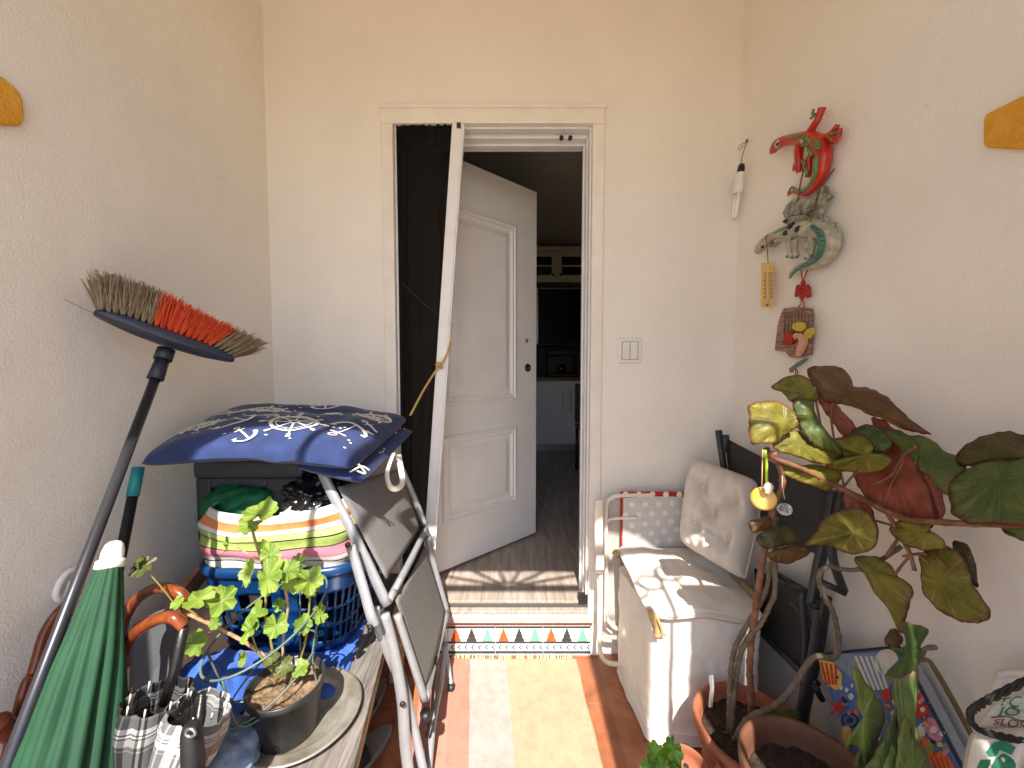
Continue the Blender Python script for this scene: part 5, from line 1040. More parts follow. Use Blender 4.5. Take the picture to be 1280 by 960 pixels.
BL_ = [(B_olive, .02, [(222, 152), (270, 115), (320, 100), (360, 110), (400, 160), (412, 185), (385, 210), (350, 215), (310, 212), (285, 190), (262, 165)], (400, 190)),
       (B_brown, .04, [(380, 80), (430, 66), (490, 65), (530, 85), (555, 120), (565, 150), (620, 152), (680, 180), (730, 220), (790, 280), (860, 330), (800, 322), (740, 305), (680, 275), (620, 255), (560, 225), (500, 212), (460, 205), (420, 160), (395, 130)], (485, 180)),
       (B_red, .055, [(412, 150), (470, 140), (480, 200), (520, 260), (560, 300), (585, 355), (530, 362), (490, 310), (450, 260), (420, 210)], (430, 150)),
       (B_olive, -.02, [(125, 240), (150, 218), (200, 210), (250, 218), (300, 250), (318, 290), (312, 320), (260, 345), (240, 372), (190, 378), (140, 375), (128, 330), (130, 280)], (315, 290)),
       (B_green, -.01, [(318, 215), (385, 210), (400, 260), (430, 320), (480, 380), (510, 425), (470, 414), (420, 400), (380, 370), (345, 320), (320, 270)], (385, 215)),
       (B_olive, -.005, [(240, 370), (320, 335), (370, 375), (430, 405), (505, 432), (470, 470), (400, 465), (330, 440), (265, 425), (235, 400)], (320, 345)),
       (B_olive, .005, [(470, 375), (530, 362), (600, 355), (638, 385), (645, 428), (690, 430), (712, 455), (690, 485), (640, 505), (560, 500), (500, 495), (455, 470), (520, 432), (480, 395)], (642, 430)),
       (B_red, .04, [(640, 293), (690, 295), (730, 330), (770, 370), (800, 440), (830, 500), (860, 545), (885, 700), (800, 707), (740, 680), (660, 640), (600, 570), (575, 505), (640, 490), (660, 480), (650, 390), (690, 370)], (690, 380)),
       (B_green, .01, [(700, 345), (760, 335), (805, 362), (850, 357), (900, 385), (960, 430), (1010, 455), (1030, 500), (1000, 560), (960, 590), (905, 560), (890, 525), (850, 500), (815, 450), (770, 425), (745, 385)], (820, 395)),
       (B_dark, .02, [(1005, 440), (1060, 385), (1130, 350), (1200, 338), (1260, 350), (1340, 380), (1350, 450), (1240, 465), (1130, 475), (1040, 475)], (1280, 440)),
       (B_green, -.01, [(975, 580), (1000, 530), (1060, 490), (1130, 465), (1220, 462), (1290, 450), (1360, 480), (1370, 600), (1330, 690), (1240, 715), (1130, 712), (1040, 708), (995, 670), (980, 620)], (1215, 480)),
       (B_olive, -.02, [(365, 805), (410, 760), (430, 720), (480, 680), (540, 660), (600, 668), (640, 710), (655, 770), (640, 820), (600, 838), (540, 842), (480, 815), (420, 808)], (600, 760)),
       (B_olive, .0, [(725, 740), (760, 712), (830, 715), (885, 720), (880, 755), (930, 780), (945, 820), (900, 830), (830, 825), (770, 800), (735, 770)], (880, 755)),
       (B_olive, .01, [(250, 470), (330, 478), (430, 480), (500, 510), (480, 560), (440, 580), (380, 560), (320, 535), (270, 510)], (430, 490)),
       (B_red, .045, [(530, 580), (600, 620), (635, 655), (662, 750), (650, 770), (600, 690), (530, 655)], (560, 590)),
       (B_green, .02, [(1190, 740), (1280, 720), (1340, 760), (1290, 795), (1240, 780)], (1270, 725)),
       (B_brown, .0, [(125, 715), (170, 700), (205, 695), (208, 735), (170, 752), (135, 755)], (205, 700)),
       (B_dark, .0, [(160, 790), (200, 755), (280, 735), (320, 770), (325, 795), (270, 812), (200, 825)], (230, 770)),
       (B_brown, -.01, [(205, 850), (270, 822), (330, 815), (370, 835), (360, 860), (290, 885), (230, 880)], (230, 840)),
       (B_olive, .0, [(850, 870), (880, 840), (930, 822), (985, 835), (1030, 880), (1050, 930), (1060, 975), (1112, 1058), (1120, 1110), (1080, 1128), (1030, 1122), (960, 1098), (900, 1050), (865, 1000), (858, 935)], (880, 960)),
       (B_olive, -.005, [(578, 876), (640, 866), (700, 890), (740, 940), (800, 990), (795, 1050), (778, 1110), (768, 1165), (745, 1160), (735, 1120), (700, 1065), (650, 1005), (620, 950), (595, 915)], (600, 880)),
       (B_dark, .03, [(985, 800), (1035, 815), (1068, 860), (1078, 920), (1082, 985), (1050, 960), (1000, 880)], (990, 830)),
       (B_green, .03, [(560, 340), (620, 310), (690, 330), (720, 380), (690, 420), (620, 410), (570, 385)], (690, 390)),
       (B_red, .05, [(830, 470), (880, 500), (930, 600), (940, 690), (890, 700), (850, 620)], (840, 490)),
       (B_brown, .01, [(700, 1195), (735, 1165), (765, 1205), (755, 1235), (705, 1232)], (735, 1170))]
for m_, off, pts, pin in BL_: mx_, my_ = sum(p[0] for p in pts) / len(pts), sum(p[1] for p in pts) / len(pts); leaf_poly([BP(mx_ + (x - mx_) * 1.08, my_ + (y - my_) * 1.08, off) for x, y in pts], m_, beg, pin=BP(*pin, off), cup=random.uniform(.008, .02), tilt=random.uniform(.0003, .0009))
leaf_poly([Q6(260, 772, 1.04), Q6(320, 745, 1.05), Q6(390, 740, 1.06), Q6(418, 750, 1.06), Q6(415, 775, 1.05), Q6(350, 782, 1.04), Q6(290, 780, 1.03)], B_green, beg, cup=.006)
# --- glass ornaments hung on the begonia
orn = thing('hanging_disc', Q5(182, 620, .90), 'round yellow glass disc hanging by a green ribbon from the begonia', 'ornament')
dc = Q5(183, 617, .895); dd_ = (V((0, 0, CAM_H)) - dc).normalized()
mb = MB(); mb.lathe([(0, -.006), (.019, -.006), (.0265, -.003), (.027, 0), (.0265, .003), (.022, .0065), (0, .0075)], dc, dd_, 40); mb.build('disc', mat('yellow_glass', (222, 160, 50), (232, 190, 110), rough=.2, scale=30, coat=.5), orn)
mb = MB(); mb.ribbon([Q5(190, 412, .90), Q5(196, 470, .895), Q5(196, 560, .89), Q5(192, 590, .886)], .006, dd_); mb.build('ribbon', mat('lime_ribbon', (150, 176, 40), rough=.6), orn, solid=.0006)
mb = MB(); mb.tube([Q5(180, 410, .90), Q5(178, 480, .896), Q5(176, 570, .89)], .0016, 6); mb.build('cord', mat('tan_cord', (190, 160, 110), rough=.8), orn)
mb = MB(); mb.surf(mound(*Q5(203, 575, .882), .010, .008, .013, .4, 3, 2.0, .2), 20, 14); mb.build('bow', mat('white_bow', (220, 214, 190), rough=.7), orn)
gb = thing('glass_bauble', Q5(275, 665, .93), 'small clear glass bauble hanging behind the yellow disc', 'ornament')
mb = MB(); mb.ball(Q5(272, 662, .93), .0165, seg=24, rings=14, sc=(1, 1, .9)); mb.build('ball', mat('clear_glass', (235, 238, 238), rough=.05, trans=.85), gb); mb = MB(); mb.tube([Q5(272, 620, .93), Q5(262, 560, .94), Q5(262, 500, .94)], .001, 5); mb.build('thread', M_tape, gb)
# --- white strip at the begonia pot, second pot
mb = MB(); a = P(888, 868, 1.0); mb.ribbon([P(889, 844, 1.00), P(890, 860, 1.0), P(888, 884, 1.005)], .011, (0, -1, .1)); tag(mb.build('white_strip', M_white, solid=.001), 'narrow white strip standing in the begonia pot', 'plant label')
p2 = thing('terracotta_pot', (.56, .69, 0), 'brown terracotta pot with bare dark soil and a tiny seedling in front', 'pot')
p2c = V((.655, .80, 0)); pot(p2, p2c, .42, .137, soilz=.055, m=mat('brown_terracotta', (92, 58, 40), (118, 78, 56), rough=.7, scale=9, bump=.2, bscale=150, dist=.002), sd=4)
sdm = MB(); s0 = p2c + V((.0, -.02, .37))
for a in range(5): sdm.ribbon([s0, s0 + V((.012 * math.cos(a * 1.3), .012 * math.sin(a * 1.3), .022)), s0 + V((.03 * math.cos(a * 1.3), .03 * math.sin(a * 1.3), .026))], .004, (0, 0, 1))
sdm.build('seedling', mat('pale_seedling', (170, 176, 130), rough=.6), p2, solid=.0006)
# --- flat-leaved cactus in a pot just below the picture's edge
def E(x, y, Y): return P(1000 + x / 3.693, 700 + y / 3.693, Y)
ep = thing('leaf_cactus', (.80, .66, 0), 'leaf cactus with flat notched green stems in front of the sea-print panel', 'potted plant')
M_ep = leaf_mat('flat_cactus_green', (82, 102, 44), (104, 122, 58), under=(122, 100, 68), veinc=(128, 146, 84), trans=.12); M_ep2 = leaf_mat('flat_cactus_dark', (56, 78, 38), (76, 96, 48), under=(120, 92, 70), trans=.1)
pot(ep, V((.735, .60, 0)), .34, .10, sd=7)
leaf_poly([E(x, y, .725) for x, y in [(478, 288), (530, 296), (592, 318), (570, 370), (552, 405), (588, 412), (560, 455), (530, 510), (480, 535), (430, 547), (395, 530), (440, 482), (468, 450), (430, 415), (425, 402), (480, 400), (502, 350)]], M_ep2, ep, tilt=.0002, cup=.012)
leaf_poly([E(x, y, .70 if y > 800 else .715) for x, y in [(440, 530), (490, 512), (545, 500), (525, 600), (500, 690), (540, 780), (600, 940), (640, 1150), (560, 1240), (420, 1240), (360, 1100), (390, 860), (440, 720), (425, 600)]], M_ep, ep, tilt=.0002, cup=.02, pin=E(520, 1200, .7))
leaf_poly([E(x, y, .675) for x, y in [(470, 760), (500, 740), (520, 800), (580, 920), (600, 1100), (520, 1160), (460, 1100), (440, 950)]], M_ep, ep, tilt=.0002, cup=.02, pin=E(520, 1120, .7))
leaf_poly([E(x, y, .70) for x, y in [(440, 690), (450, 760), (420, 850), (380, 960), (330, 1120), (420, 1200), (300, 1180), (290, 1000), (350, 880), (400, 780)]], M_ep2, ep, tilt=.0002, cup=.012)
leaf_poly([E(x, y, .74) for x, y in [(235, 488), (268, 500), (310, 570), (362, 650), (392, 722), (372, 800), (342, 870), (330, 960), (300, 1000), (285, 890), (250, 850), (205, 862), (262, 772), (305, 700), (255, 662), (285, 622), (252, 582), (272, 560)]], M_ep, ep, tilt=.0002, cup=.015)
leaf_poly([E(x, y, .745) for x, y in [(270, 880), (320, 860), (360, 840), (400, 900), (380, 1000), (330, 1100), (280, 1060), (250, 960)]], M_ep2, ep, tilt=.0002, cup=.015)
mb = MB(); mb.tube([E(540, 460, .73), E(590, 462, .735), E(620, 500, .74), (E(690, 620, .74)), E(750, 730, .74), E(810, 840, .735)], [.004, .004, .0045, .005, .005, .005], 8, 5); mb.build('aerial_stem', mat('olive_stem', (92, 92, 50), (110, 84, 60), rough=.6), ep)
mb = MB(); mb.tube([E(560, 414, .72), E(600, 405, .72), E(628, 402, .72)], [.002, .005, .004], 8, 4); mb.build('bud', mat('dry_bud', (110, 96, 84), rough=.8), ep)
# --- sea-print panel standing on the right wall
oTL, oTR, oBR, oBL = PX(1021, 818, .885), PX(1124, 808, .905), PX(1240, 1030, .90), PX(1095, 1030, .885)
on_ = (oTR - oTL).cross(oBL - oTL).normalized(); on_ = on_ if on_.x < 0 else -on_
d_ = ray(1240, 1030); oBR = V((0, 0, CAM_H)) + d_ * ((oTL - V((0, 0, CAM_H))).dot(on_) / d_.dot(on_))
def ONP(x, y, l): 
    d_ = ray(1000 + x / 3.693, 700 + y / 3.693); o_ = V((0, 0, CAM_H)); s_ = ((oTL + on_ * l) - o_).dot(on_) / d_.dot(on_); return o_ + d_ * s_
sp = [( 'sea_blue', (74, 104, 162), (96, 126, 178)), ('sea_grey', (136, 148, 160), (112, 128, 146)), ('sea_red', (186, 50, 36), (200, 66, 48)), ('sea_yellow', (220, 176, 60), (228, 190, 90)), ('sea_pink', (206, 120, 150), (214, 140, 164)), ('sea_white', (220, 218, 208), (200, 200, 196)), ('sea_orange', (214, 96, 44), (222, 120, 66)), ('sea_navy', (34, 44, 76), (40, 52, 90)), ('sea_backing', (158, 164, 172), (150, 156, 166)), ('sea_green', (110, 150, 70), (120, 160, 84))]
SM = [mat(n_, a, b, rough=.85, scale=60, bump=.2, bscale=500) for n_, a, b in sp]
mb = MB(); qd = [oTL, oTR, oBR, oBL]; 
if (qd[1] - qd[0]).cross(qd[2] - qd[0]).dot(on_) < 0: qd = qd[::-1]
mb.prism([p_ - on_ * .028 for p_ in qd], on_, .022, 8); mb.prism([p_ - on_ * .0055 for p_ in qd], on_, .0055, 0)
def pp(pts, mi, l=.0012):
    ps = [ONP(x, y, l) for x, y in pts]; n_ = (ps[1] - ps[0]).cross(ps[2] - ps[0])
    mb.add(ps if n_.dot(on_) > 0 else ps[::-1], [tuple(range(len(ps)))], mi, smooth=False)
def ell(cx, cy, rx, ry, n_=18, rot=0): return [(cx + rx * math.cos(t_) * math.cos(rot) - ry * math.sin(t_) * math.sin(rot), cy + rx * math.cos(t_) * math.sin(rot) + ry * math.sin(t_) * math.cos(rot)) for t_ in [i * 6.2832 / n_ for i in range(n_)]]
pp([(85, 432), (300, 432), (420, 425), (462, 470), (440, 540), (400, 600), (340, 590), (250, 560), (190, 500), (120, 455)], 1); pp(ell(400, 470, 55, 60), 5, .0018)
for k in range(5): pp([(250 + k * 24, 445), (262 + k * 24, 445), (330 + k * 20, 600), (318 + k * 20, 600)], 5, .0018)
pp([(85, 460), (150, 470), (195, 530), (190, 590), (165, 602), (110, 560)], 3, .002); 
for k in range(4): pp([(92 + k * 22, 470 + k * 4), (104 + k * 22, 472 + k * 4), (130 + k * 14, 575), (118 + k * 14, 575)], 2, .0026)
pp(ell(172, 542, 7, 7), 7, .003); pp(ell(165, 455, 22, 12), 9, .002)
pp([(175 + (48 if k % 2 == 0 else 17) * math.sin(k * .628 + .2), 680 - (52 if k % 2 == 0 else 18) * math.cos(k * .628 + .2)) for k in range(10)], 2, .002)
for cx, cy, r_ in ((215, 600, 9), (240, 580, 7), (235, 630, 12), (190, 590, 8)): pp(ell(cx, cy, r_, r_ * 1.3), 5, .002)
pp(ell(230, 740, 40, 36), 7, .0018); pp(ell(230, 740, 30, 26), 0, .0022); pp(ell(230, 740, 18, 15), 7, .0026); pp(ell(214, 800, 24, 38), 3, .003); pp(ell(214, 785, 10, 10), 5, .0035)
pp(ell(540, 632, 26, 56, rot=-.45), 4, .002); pp(ell(618, 782, 34, 62, rot=-.5), 4, .002); pp(ell(556, 800, 22, 50, rot=.3), 5, .0019); pp(ell(600, 870, 16, 26, rot=.6), 9, .0021)
pp([(566 + (52 if k % 2 == 0 else 20) * math.sin(k * .449), 690 - (72 if k % 2 == 0 else 22) * math.cos(k * .449)) for k in range(14)], 2, .003); pp(ell(566, 690, 11, 12), 5, .0036)
pp([(380, 600), (410, 590), (420, 640), (395, 660), (375, 640)], 2, .002); pp([(560, 810), (600, 830), (620, 890), (665, 880), (705, 940), (750, 1030), (640, 1060), (580, 1000)], 6, .002)
for k in range(4): pp([(600 + k * 22, 905), (606 + k * 22, 905), (650 + k * 20, 1010), (644 + k * 20, 1010)], 2, .003)
rr_ = random.Random(5)
for k in range(110):
    x_, y_ = rr_.uniform(200, 700), rr_.uniform(610, 1000)
    if y_ < 600 + (x_ - 540) * 1.55 or y_ > 470 + (x_ - 60) * 3.2: continue
    pp(ell(x_, y_, rr_.uniform(8, 24), rr_.uniform(6, 18), 10, rr_.uniform(0, 3)), rr_.choice((1, 2, 3, 5, 6, 7, 9, 4)), .0013 + .00002 * k)
pp(ell(330, 640, 30, 22), 5, .0016); pp(ell(300, 760, 26, 20), 4, .0016); pp(ell(480, 600, 30, 22), 1, .0016); pp(ell(470, 900, 60, 50), 2, .0016); pp(ell(370, 960, 50, 40), 3, .0016)
o = mb.build('sea_print_panel', SM); tag(o, 'fabric panel printed with fish, starfish and coral on blue standing on the right wall', 'fabric panel')
mb = MB(); mb.tube([oTL + on_ * .001, oTR + on_ * .001, oBR + on_ * .001], .0035, 8); bo = mb.build('piping', mat('navy_piping', (36, 42, 60), rough=.7)); bo.parent = o; bo.location = bo.location - o.location
# --- tote bag with a wire handle, lower right corner
tote = thing('tote_bag', (.80, .60, .0), 'white fabric tote bag with green printing at the lower right corner', 'bag')
M_tote = mat('white_tote_cloth', (226, 222, 212), (212, 206, 196), rough=.85, scale=14, bump=.25, bscale=350); M_gprint = mat('green_print', (28, 116, 84), (44, 130, 98), rough=.8, scale=80); M_bprint = mat('brown_print', (128, 70, 50), rough=.8); M_kprint = mat('black_print', (50, 50, 54), rough=.8)
t0_, t1_, t2_, t3_ = E(735, 1150, .60), E(1230, 1150, .56), E(1230, 780, .58), E(800, 800, .62)
mb, S, nn = cushion((t0_, t1_, t2_, t3_), .05, n=40, wrink=.014, seed=31, under=.6, edge=.4)
def TN(x, y, l=.002):   # a printed point on the bag front
    u, v = (x - 775) / (1230 - 775), (1150 - y) / (1150 - 790); return S(max(.03, min(.97, u)), max(.03, min(.97, v)), l)
def tp_(pts, mi): ps = [TN(x, y) for x, y in pts]; c_ = sum(ps, V()) / len(ps); k = len(ps); mb.add(ps + [TN(sum(p[0] for p in pts) / k, sum(p[1] for p in pts) / k)], [(i, (i + 1) % k, k) for i in range(k)], mi)
tp_([(815, 850), (850, 815), (900, 810), (950, 830), (935, 865), (890, 850), (860, 870), (830, 870)], 1); tp_([(790, 920), (800, 890), (835, 880), (840, 910), (815, 960), (790, 985)], 1); tp_(ell(900, 910, 48, 46), 1)
for pts in ([(980, 950), (1010, 910), (1040, 930)], [(1010, 910), (1020, 870), (1060, 880)], [(980, 950), (1000, 1000)]): mb.ribbon([TN(x, y, .003) for x, y in pts], .0025, nn, 3)
mb.build('front', [M_tote, M_gprint, M_bprint, M_kprint], tote)
# rumpled cloth of the bag mouth between the handle bars, with lettering
s0, s1, s2, s3 = E(815, 770, .645), E(1200, 840, .60), E(1200, 600, .62), E(905, 640, .66)
mb, S, nn = cushion((s0, s1, s2, s3), .03, n=36, wrink=.010, seed=41, under=.6, edge=.3)
e1 = (s1 - s0).normalized(); e2 = nn.cross(e1)
def lettering(txt, u, v, size, mi):
    vs, fs = text_tris(txt, size); c_ = S(u, v, .004); lu, lv = (s1 - s0).length, (s3 - s0).length
    mb.add([S(min(.97, max(.03, u + p_.x / lu)), min(.97, max(.03, v + p_.y / lv)), .003) for p_ in vs], fs, mi)
lettering('TC', .25, .76, .026, 1); lettering('IO', .31, .47, .026, 1); lettering('SLOS', .36, .16, .017, 2)
for v_ in (.30,): mb.ribbon([S(.1 + .8 * i / 20, v_ + .03 * math.sin(i * .5), .003) for i in range(21)], .0016, nn, 2)
mb.build('mouth', [M_tote, M_gprint, M_bprint], tote)
w0, w1, w2, w3 = E(860, 650, .68), E(1200, 640, .63), E(1200, 500, .64), E(905, 505, .69)
mb, S, nn = cushion((w0, w1, w2, w3), .02, n=24, wrink=.008, seed=51, under=.6, edge=.3); mb.build('flap', M_tote, tote)
lowz = MB(); lowz.surf(lambda u, v: V((.74 + .20 * u, .62 - .02 * math.sin(u * 3.14), .01 + v * .42)) + V((0, -.05 * math.sin(v * 3.14) * math.sin(u * 3.14), 0)), 24, 24); lowz.build('body', M_tote, tote, solid=.004)
wh = MB(); hp = [E(1200, 480, .58), E(1040, 560, .59), E(880, 640, .60), E(800, 690, .605), E(785, 720, .605), E(800, 760, .605), E(860, 795, .60), E(1000, 830, .59), E(1200, 880, .57)]
cp = catmull(hp, 8)
for ph in (0, 2.1, 4.2): wh.tube([p_ + V((.003 * math.cos(i * .9 + ph), .002 * math.sin(i * .9 + ph), .003 * math.sin(i * .9 + ph))) for i, p_ in enumerate(cp)], .0027, 8)
tag(wh.build('wire_handle', mat('black_bound_wire', (22, 20, 20), (40, 36, 34), rough=.7, scale=90, bump=.8, bscale=160)), 'black bound wire hoop lying over the white tote bag', 'wire hoop')
# --- small geranium in front of the box seat
sg = thing('small_geranium', (.46, .98, 0), 'small geranium with round bright green leaves low in front of the box seat', 'potted plant')
gpc = V((.475, 1.0, 0)); pot(sg, gpc, .215, .062, sd=11)
mb = MB(); mb2 = MB(); 
for x, y, r_, Y, n_ in ((955, 905, 50, .965, (-.1, -.8, .6)), (1032, 878, 50, .98, (.2, -.7, .7)), (985, 960, 46, .95, (0, -.9, .4)), (930, 960, 40, .95, (-.4, -.8, .4)), (1040, 940, 34, .97, (.3, -.9, .3)), (1000, 905, 30, 1.0, (0, -.6, .8))):
    c_ = Q8(x, y, Y); gleaf(mb, c_, r_ / 3.428 * Y / F, n_, 0, lobes=7, cup=.25, ang=random.random() * 6); mb2.tube([gpc + V((0, 0, .17)), gpc * .4 + c_ * .6 + V((0, 0, -.04)), c_], .0022, 6, 4)
mb.build('foliage', leaf_mat('round_geranium_leaf', (72, 122, 34), (108, 158, 52), veinc=(150, 190, 100), trans=.3), sg); mb2.build('stems', M_stem, sg)
# ================================================================== things hanging on the right wall
def W1(x, y, o_=.0): return PX(880 + x / 5.333, 120 + y / 5.333, XR - o_)
def W2(x, y, o_=.0): return PX(900 + x / 3.694, 220 + y / 3.694, XR - o_)
# bulb
hb_ = thing('hanging_bulb', W1(240, 460), 'white compact fluorescent bulb hanging on a wire near the corner', 'light bulb')
mb = MB(); mb.tube([W1(284, 296, .004), W1(278, 330, .012), W1(255, 400, .016), W1(244, 460, .018)], .0014, 6, 4); mb.tube([W1(282, 310, .006), W1(240, 325, .012), W1(226, 350, .012), W1(240, 358, .012), W1(255, 330, .012)], .001, 6, 4); mb.build('wire', mat('rusty_wire', (90, 78, 66), rough=.6, metal=.5), hb_)
mb = MB(); mb.tube([W1(284, 296, .0), W1(284, 296, .012)], .004, 8); mb.build('hook', M_dark, hb_)
aa = (W1(225, 640, .03) - W1(250, 470, .03)).normalized(); z0 = W1(252, 452, .03)
mb = MB(); mb.lathe([(0, 0), (.008, 0), (.012, .008), (.014, .03), (.014, .031)], z0, aa, 20); mb.build('screw_cap', M_dark, hb_)
mb = MB(); mb.lathe([(.0, .0305), (.015, .0305), (.0165, .035), (.0165, .052), (.0155, .054), (.0165, .056), (.0205, .085), (.0205, .105), (.018, .109), (0, .109)], z0, aa, 24); mb.build('ballast', M_white, hb_)
sx = V((0, .011, 0))
for s_ in (-1, 1):
    b0 = z0 + aa * .109 + sx * s_; mb = MB(); mb.tube([b0, b0 + aa * .09, b0 + aa * .098], [.007, .007, .003], 12); mb.build('tube', mat('frosted_tube', (238, 236, 226), rough=.3), hb_)
# red gecko
gk = thing('gecko_ornament', W1(700, 330), 'red ceramic gecko ornament with green patterns on the right wall', 'ornament')
M_gred = mat('red_glaze', (176, 32, 14), (190, 46, 22), rough=.3, scale=30, coat=.25); M_ggr = mat('green_glaze_pattern', (86, 112, 62), (112, 134, 84), rough=.35, scale=60); M_gk = mat('dark_glaze', (40, 28, 20), rough=.4)
mb = MB()
mb.tube([W1(447, 380, .03), W1(465, 355, .032), W1(495, 320, .034), (W1(550, 298, .032)), W1(620, 285, .03), W1(700, 285, .03), W1(765, 320, .03), W1(795, 390, .03), W1(795, 470, .028), W1(770, 550, .024), W1(730, 610, .02), W1(680, 645, .018), W1(620, 640, .016), W1(590, 640, .016), (W1(558, 662, .016))], [.006, .014, .019, .017, .018, .022, .024, .022, .020, .018, .014, .010, .007, .005, .003], 16, 5, flat=1.0)
mb.build('body', M_gred, gk)
def gl_(pts, r_, name='limb', m=M_gred): mb = MB(); mb.tube(pts, r_, 12, 5); mb.build(name, m, gk)
gl_([W1(690, 265, .03), W1(725, 210, .03), W1(760, 150, .03), W1(788, 78, .028)], [.012, .011, .010, .011]); gl_([W1(780, 290, .03), W1(830, 265, .03), W1(870, 225, .03), W1(893, 190, .028)], [.013, .010, .008, .007]); gl_([W1(835, 280, .03), W1(870, 280, .028), W1(895, 260, .026), W1(908, 215, .026)], [.010, .010, .009, .006]); gl_([W1(840, 285, .03), W1(860, 300, .026), W1(880, 305, .026)], [.008, .008, .006])
gl_([W1(640, 310, .03), W1(632, 380, .034), W1(632, 450, .034), W1(636, 505, .03)], [.014, .013, .011, .010]); gl_([W1(630, 450, .03), W1(608, 455, .03), W1(600, 498, .03)], [.006, .006, .005]); gl_([W1(730, 370, .03), W1(700, 430, .034), W1(700, 500, .032), W1(690, 540, .03)], [.011, .010, .009, .008])
mb = MB()
for pts, r_ in (([W1(815, 395, .012), W1(755, 400, .05), W1(745, 460, .05), W1(740, 520, .045), W1(715, 580, .036), W1(670, 628, .030), W1(620, 628, .022), W1(585, 610, .02), W1(560, 650, .02)][1:], [.006, .008, .008, .007, .006, .005, .004, .003]), ([W1(560, 275, .05), W1(600, 268, .052), W1(640, 268, .052)], [.003, .007, .004]), ([W1(840, 260, .042), W1(870, 245, .042), W1(892, 240, .04)], [.003, .005, .003]), ([W1(840, 280, .04), W1(855, 300, .036)], [.004, .003]), ([W1(730, 300, .056), W1(770, 310, .056)], .004), ([W1(730, 320, .056), W1(772, 328, .056)], .004), ([W1(735, 340, .056), W1(775, 348, .056)], .004), ([W1(722, 120, .042), W1(730, 90, .04)], .004), ([W1(712, 150, .042), W1(740, 120, .042)], .004), ([W1(700, 350, .05), W1(720, 400, .05)], .007), ([W1(655, 425, .05), W1(672, 460, .05)], .005), ([W1(680, 480, .046), W1(690, 525, .044)], .005), ([W1(608, 455, .04), W1(612, 490, .038)], .004)):
    mb.tube(pts, r_, 10, 4 if len(pts) > 2 else 0)
for k in range(6): a = k * 1.047; mb.ball(W1(672 + 26 * math.cos(a), 300 + 26 * math.sin(a), .053), .0085, sc=(.5, 1, 1), seg=10, rings=6)
mb.build('pattern', M_ggr, gk)
mb = MB(); mb.ball(W1(655, 302, .056), .006, seg=10, rings=6); mb.build('blossom', mat('pink_glaze', (200, 150, 130), rough=.4), gk)
ey = MB(); ey.ball(W1(490, 320, .048), .0125, sc=(.5, 1, 1), seg=16, rings=8); eo = ey.build('eye', mat('eye_grey', (176, 182, 180), rough=.2, coat=.4), gk); ey = MB(); ey.ball(W1(490, 322, .053), .0062, sc=(.5, 1, 1), seg=14, rings=7); ey.build('pupil', M_dark, eo)
# cords
M_cordb = mat('brown_cord', (92, 66, 48), (110, 82, 60), rough=.8)
def cord(pts, label, r_=.0022, m=M_cordb): mb = MB(); mb.tube(pts, r_, 6, 5); return tag(mb.build('hanging_twine', m), label, 'cord')
cord([W1(672, 470, .04), W1(645, 570, .035), W1(625, 685, .03), W1(575, 770, .03)], 'brown cord running from the red gecko down to the left of the grey dragon'); cord([W1(870, 485, .012), W1(815, 560, .02), W1(765, 640, .035), W1(735, 760, .05), W1(705, 850, .056), W1(715, 930, .056)], 'brown cord hanging past the dragon wing from the wall peg')
# white and grey dragon
dg = thing('dragon_ornament', W2(430, 280), 'white and grey ceramic dragon ornament with dark wings and curled striped tail', 'ornament')
M_dw = mat('cream_ceramic', (188, 180, 160), (138, 140, 120), rough=.35, scale=45, coat=.2); M_dgry = mat('grey_wing', (78, 84, 66), (168, 162, 148), rough=.5, scale=55); M_dblk = mat('black_saddle', (26, 26, 30), (44, 46, 56), rough=.25); M_teal = mat('teal_glaze', (56, 118, 106), (84, 140, 96), rough=.3, scale=70)
mb = MB(); mb.tube([W2(172, 352, .03), W2(185, 335, .032), W2(210, 305, .034), W2(250, 275, .034), W2(310, 258, .036), W2(380, 245, .036), W2(450, 245, .036), W2(505, 270, .034), W2(515, 325, .032), W2(485, 385, .028), W2(430, 412, .024), W2(370, 420, .020), W2(335, 445, .018), W2(322, 472, .016)], [.010, .019, .019, .015, .022, .027, .028, .026, .024, .020, .014, .010, .008, .004], 16, 5); mb.build('body', M_dw, dg)
def plate(pts, o_, m, name, th=.010): mb = MB(); mb.prism([W2(x, y, o_) for x, y in pts], (-1, 0, 0), th, puff=.5, smooth=False); mb.build(name, m, dg, bevel=.003)
plate([(300, 170), (318, 135), (350, 105), (400, 100), (445, 105), (452, 150), (420, 165), (400, 180), (340, 195), (310, 195)], .02, M_dgry, 'wing'); plate([(455, 75), (475, 50), (500, 42), (528, 98), (505, 120), (490, 160), (478, 215), (462, 205), (470, 150)], .02, M_dgry, 'wing'); plate([(470, 225), (500, 182), (515, 205), (545, 212), (540, 238), (556, 262), (520, 262), (490, 250)], .03, M_dgry, 'wing')
plate([(300, 215), (320, 190), (400, 178), (460, 200), (468, 222), (420, 225), (340, 235)], .034, M_dgry, 'wing')
for k, (x, y, rx) in enumerate(((330, 232, .016), (305, 262, .013), (365, 245, .016), (300, 208, .008), (385, 235, .010))): mb = MB(); mb.ball(W2(x, y, .056), rx, sc=(.7, 1, .75), seg=14, rings=8); mb.build('saddle', M_dblk, dg)
mb = MB(); mb.tube([W2(425, 232, .06), W2(460, 265, .062), W2(470, 320, .060), W2(450, 375, .052), W2(400, 405, .042), W2(345, 440, .034), W2(325, 470, .022)], [.007, .010, .010, .009, .007, .005, .003], 12, 5)
mb.tube([W2(250, 265, .05), W2(290, 245, .056), W2(340, 225, .058)], [.004, .006, .004], 10, 4); mb.build('stripe', M_teal, dg)
mb = MB()
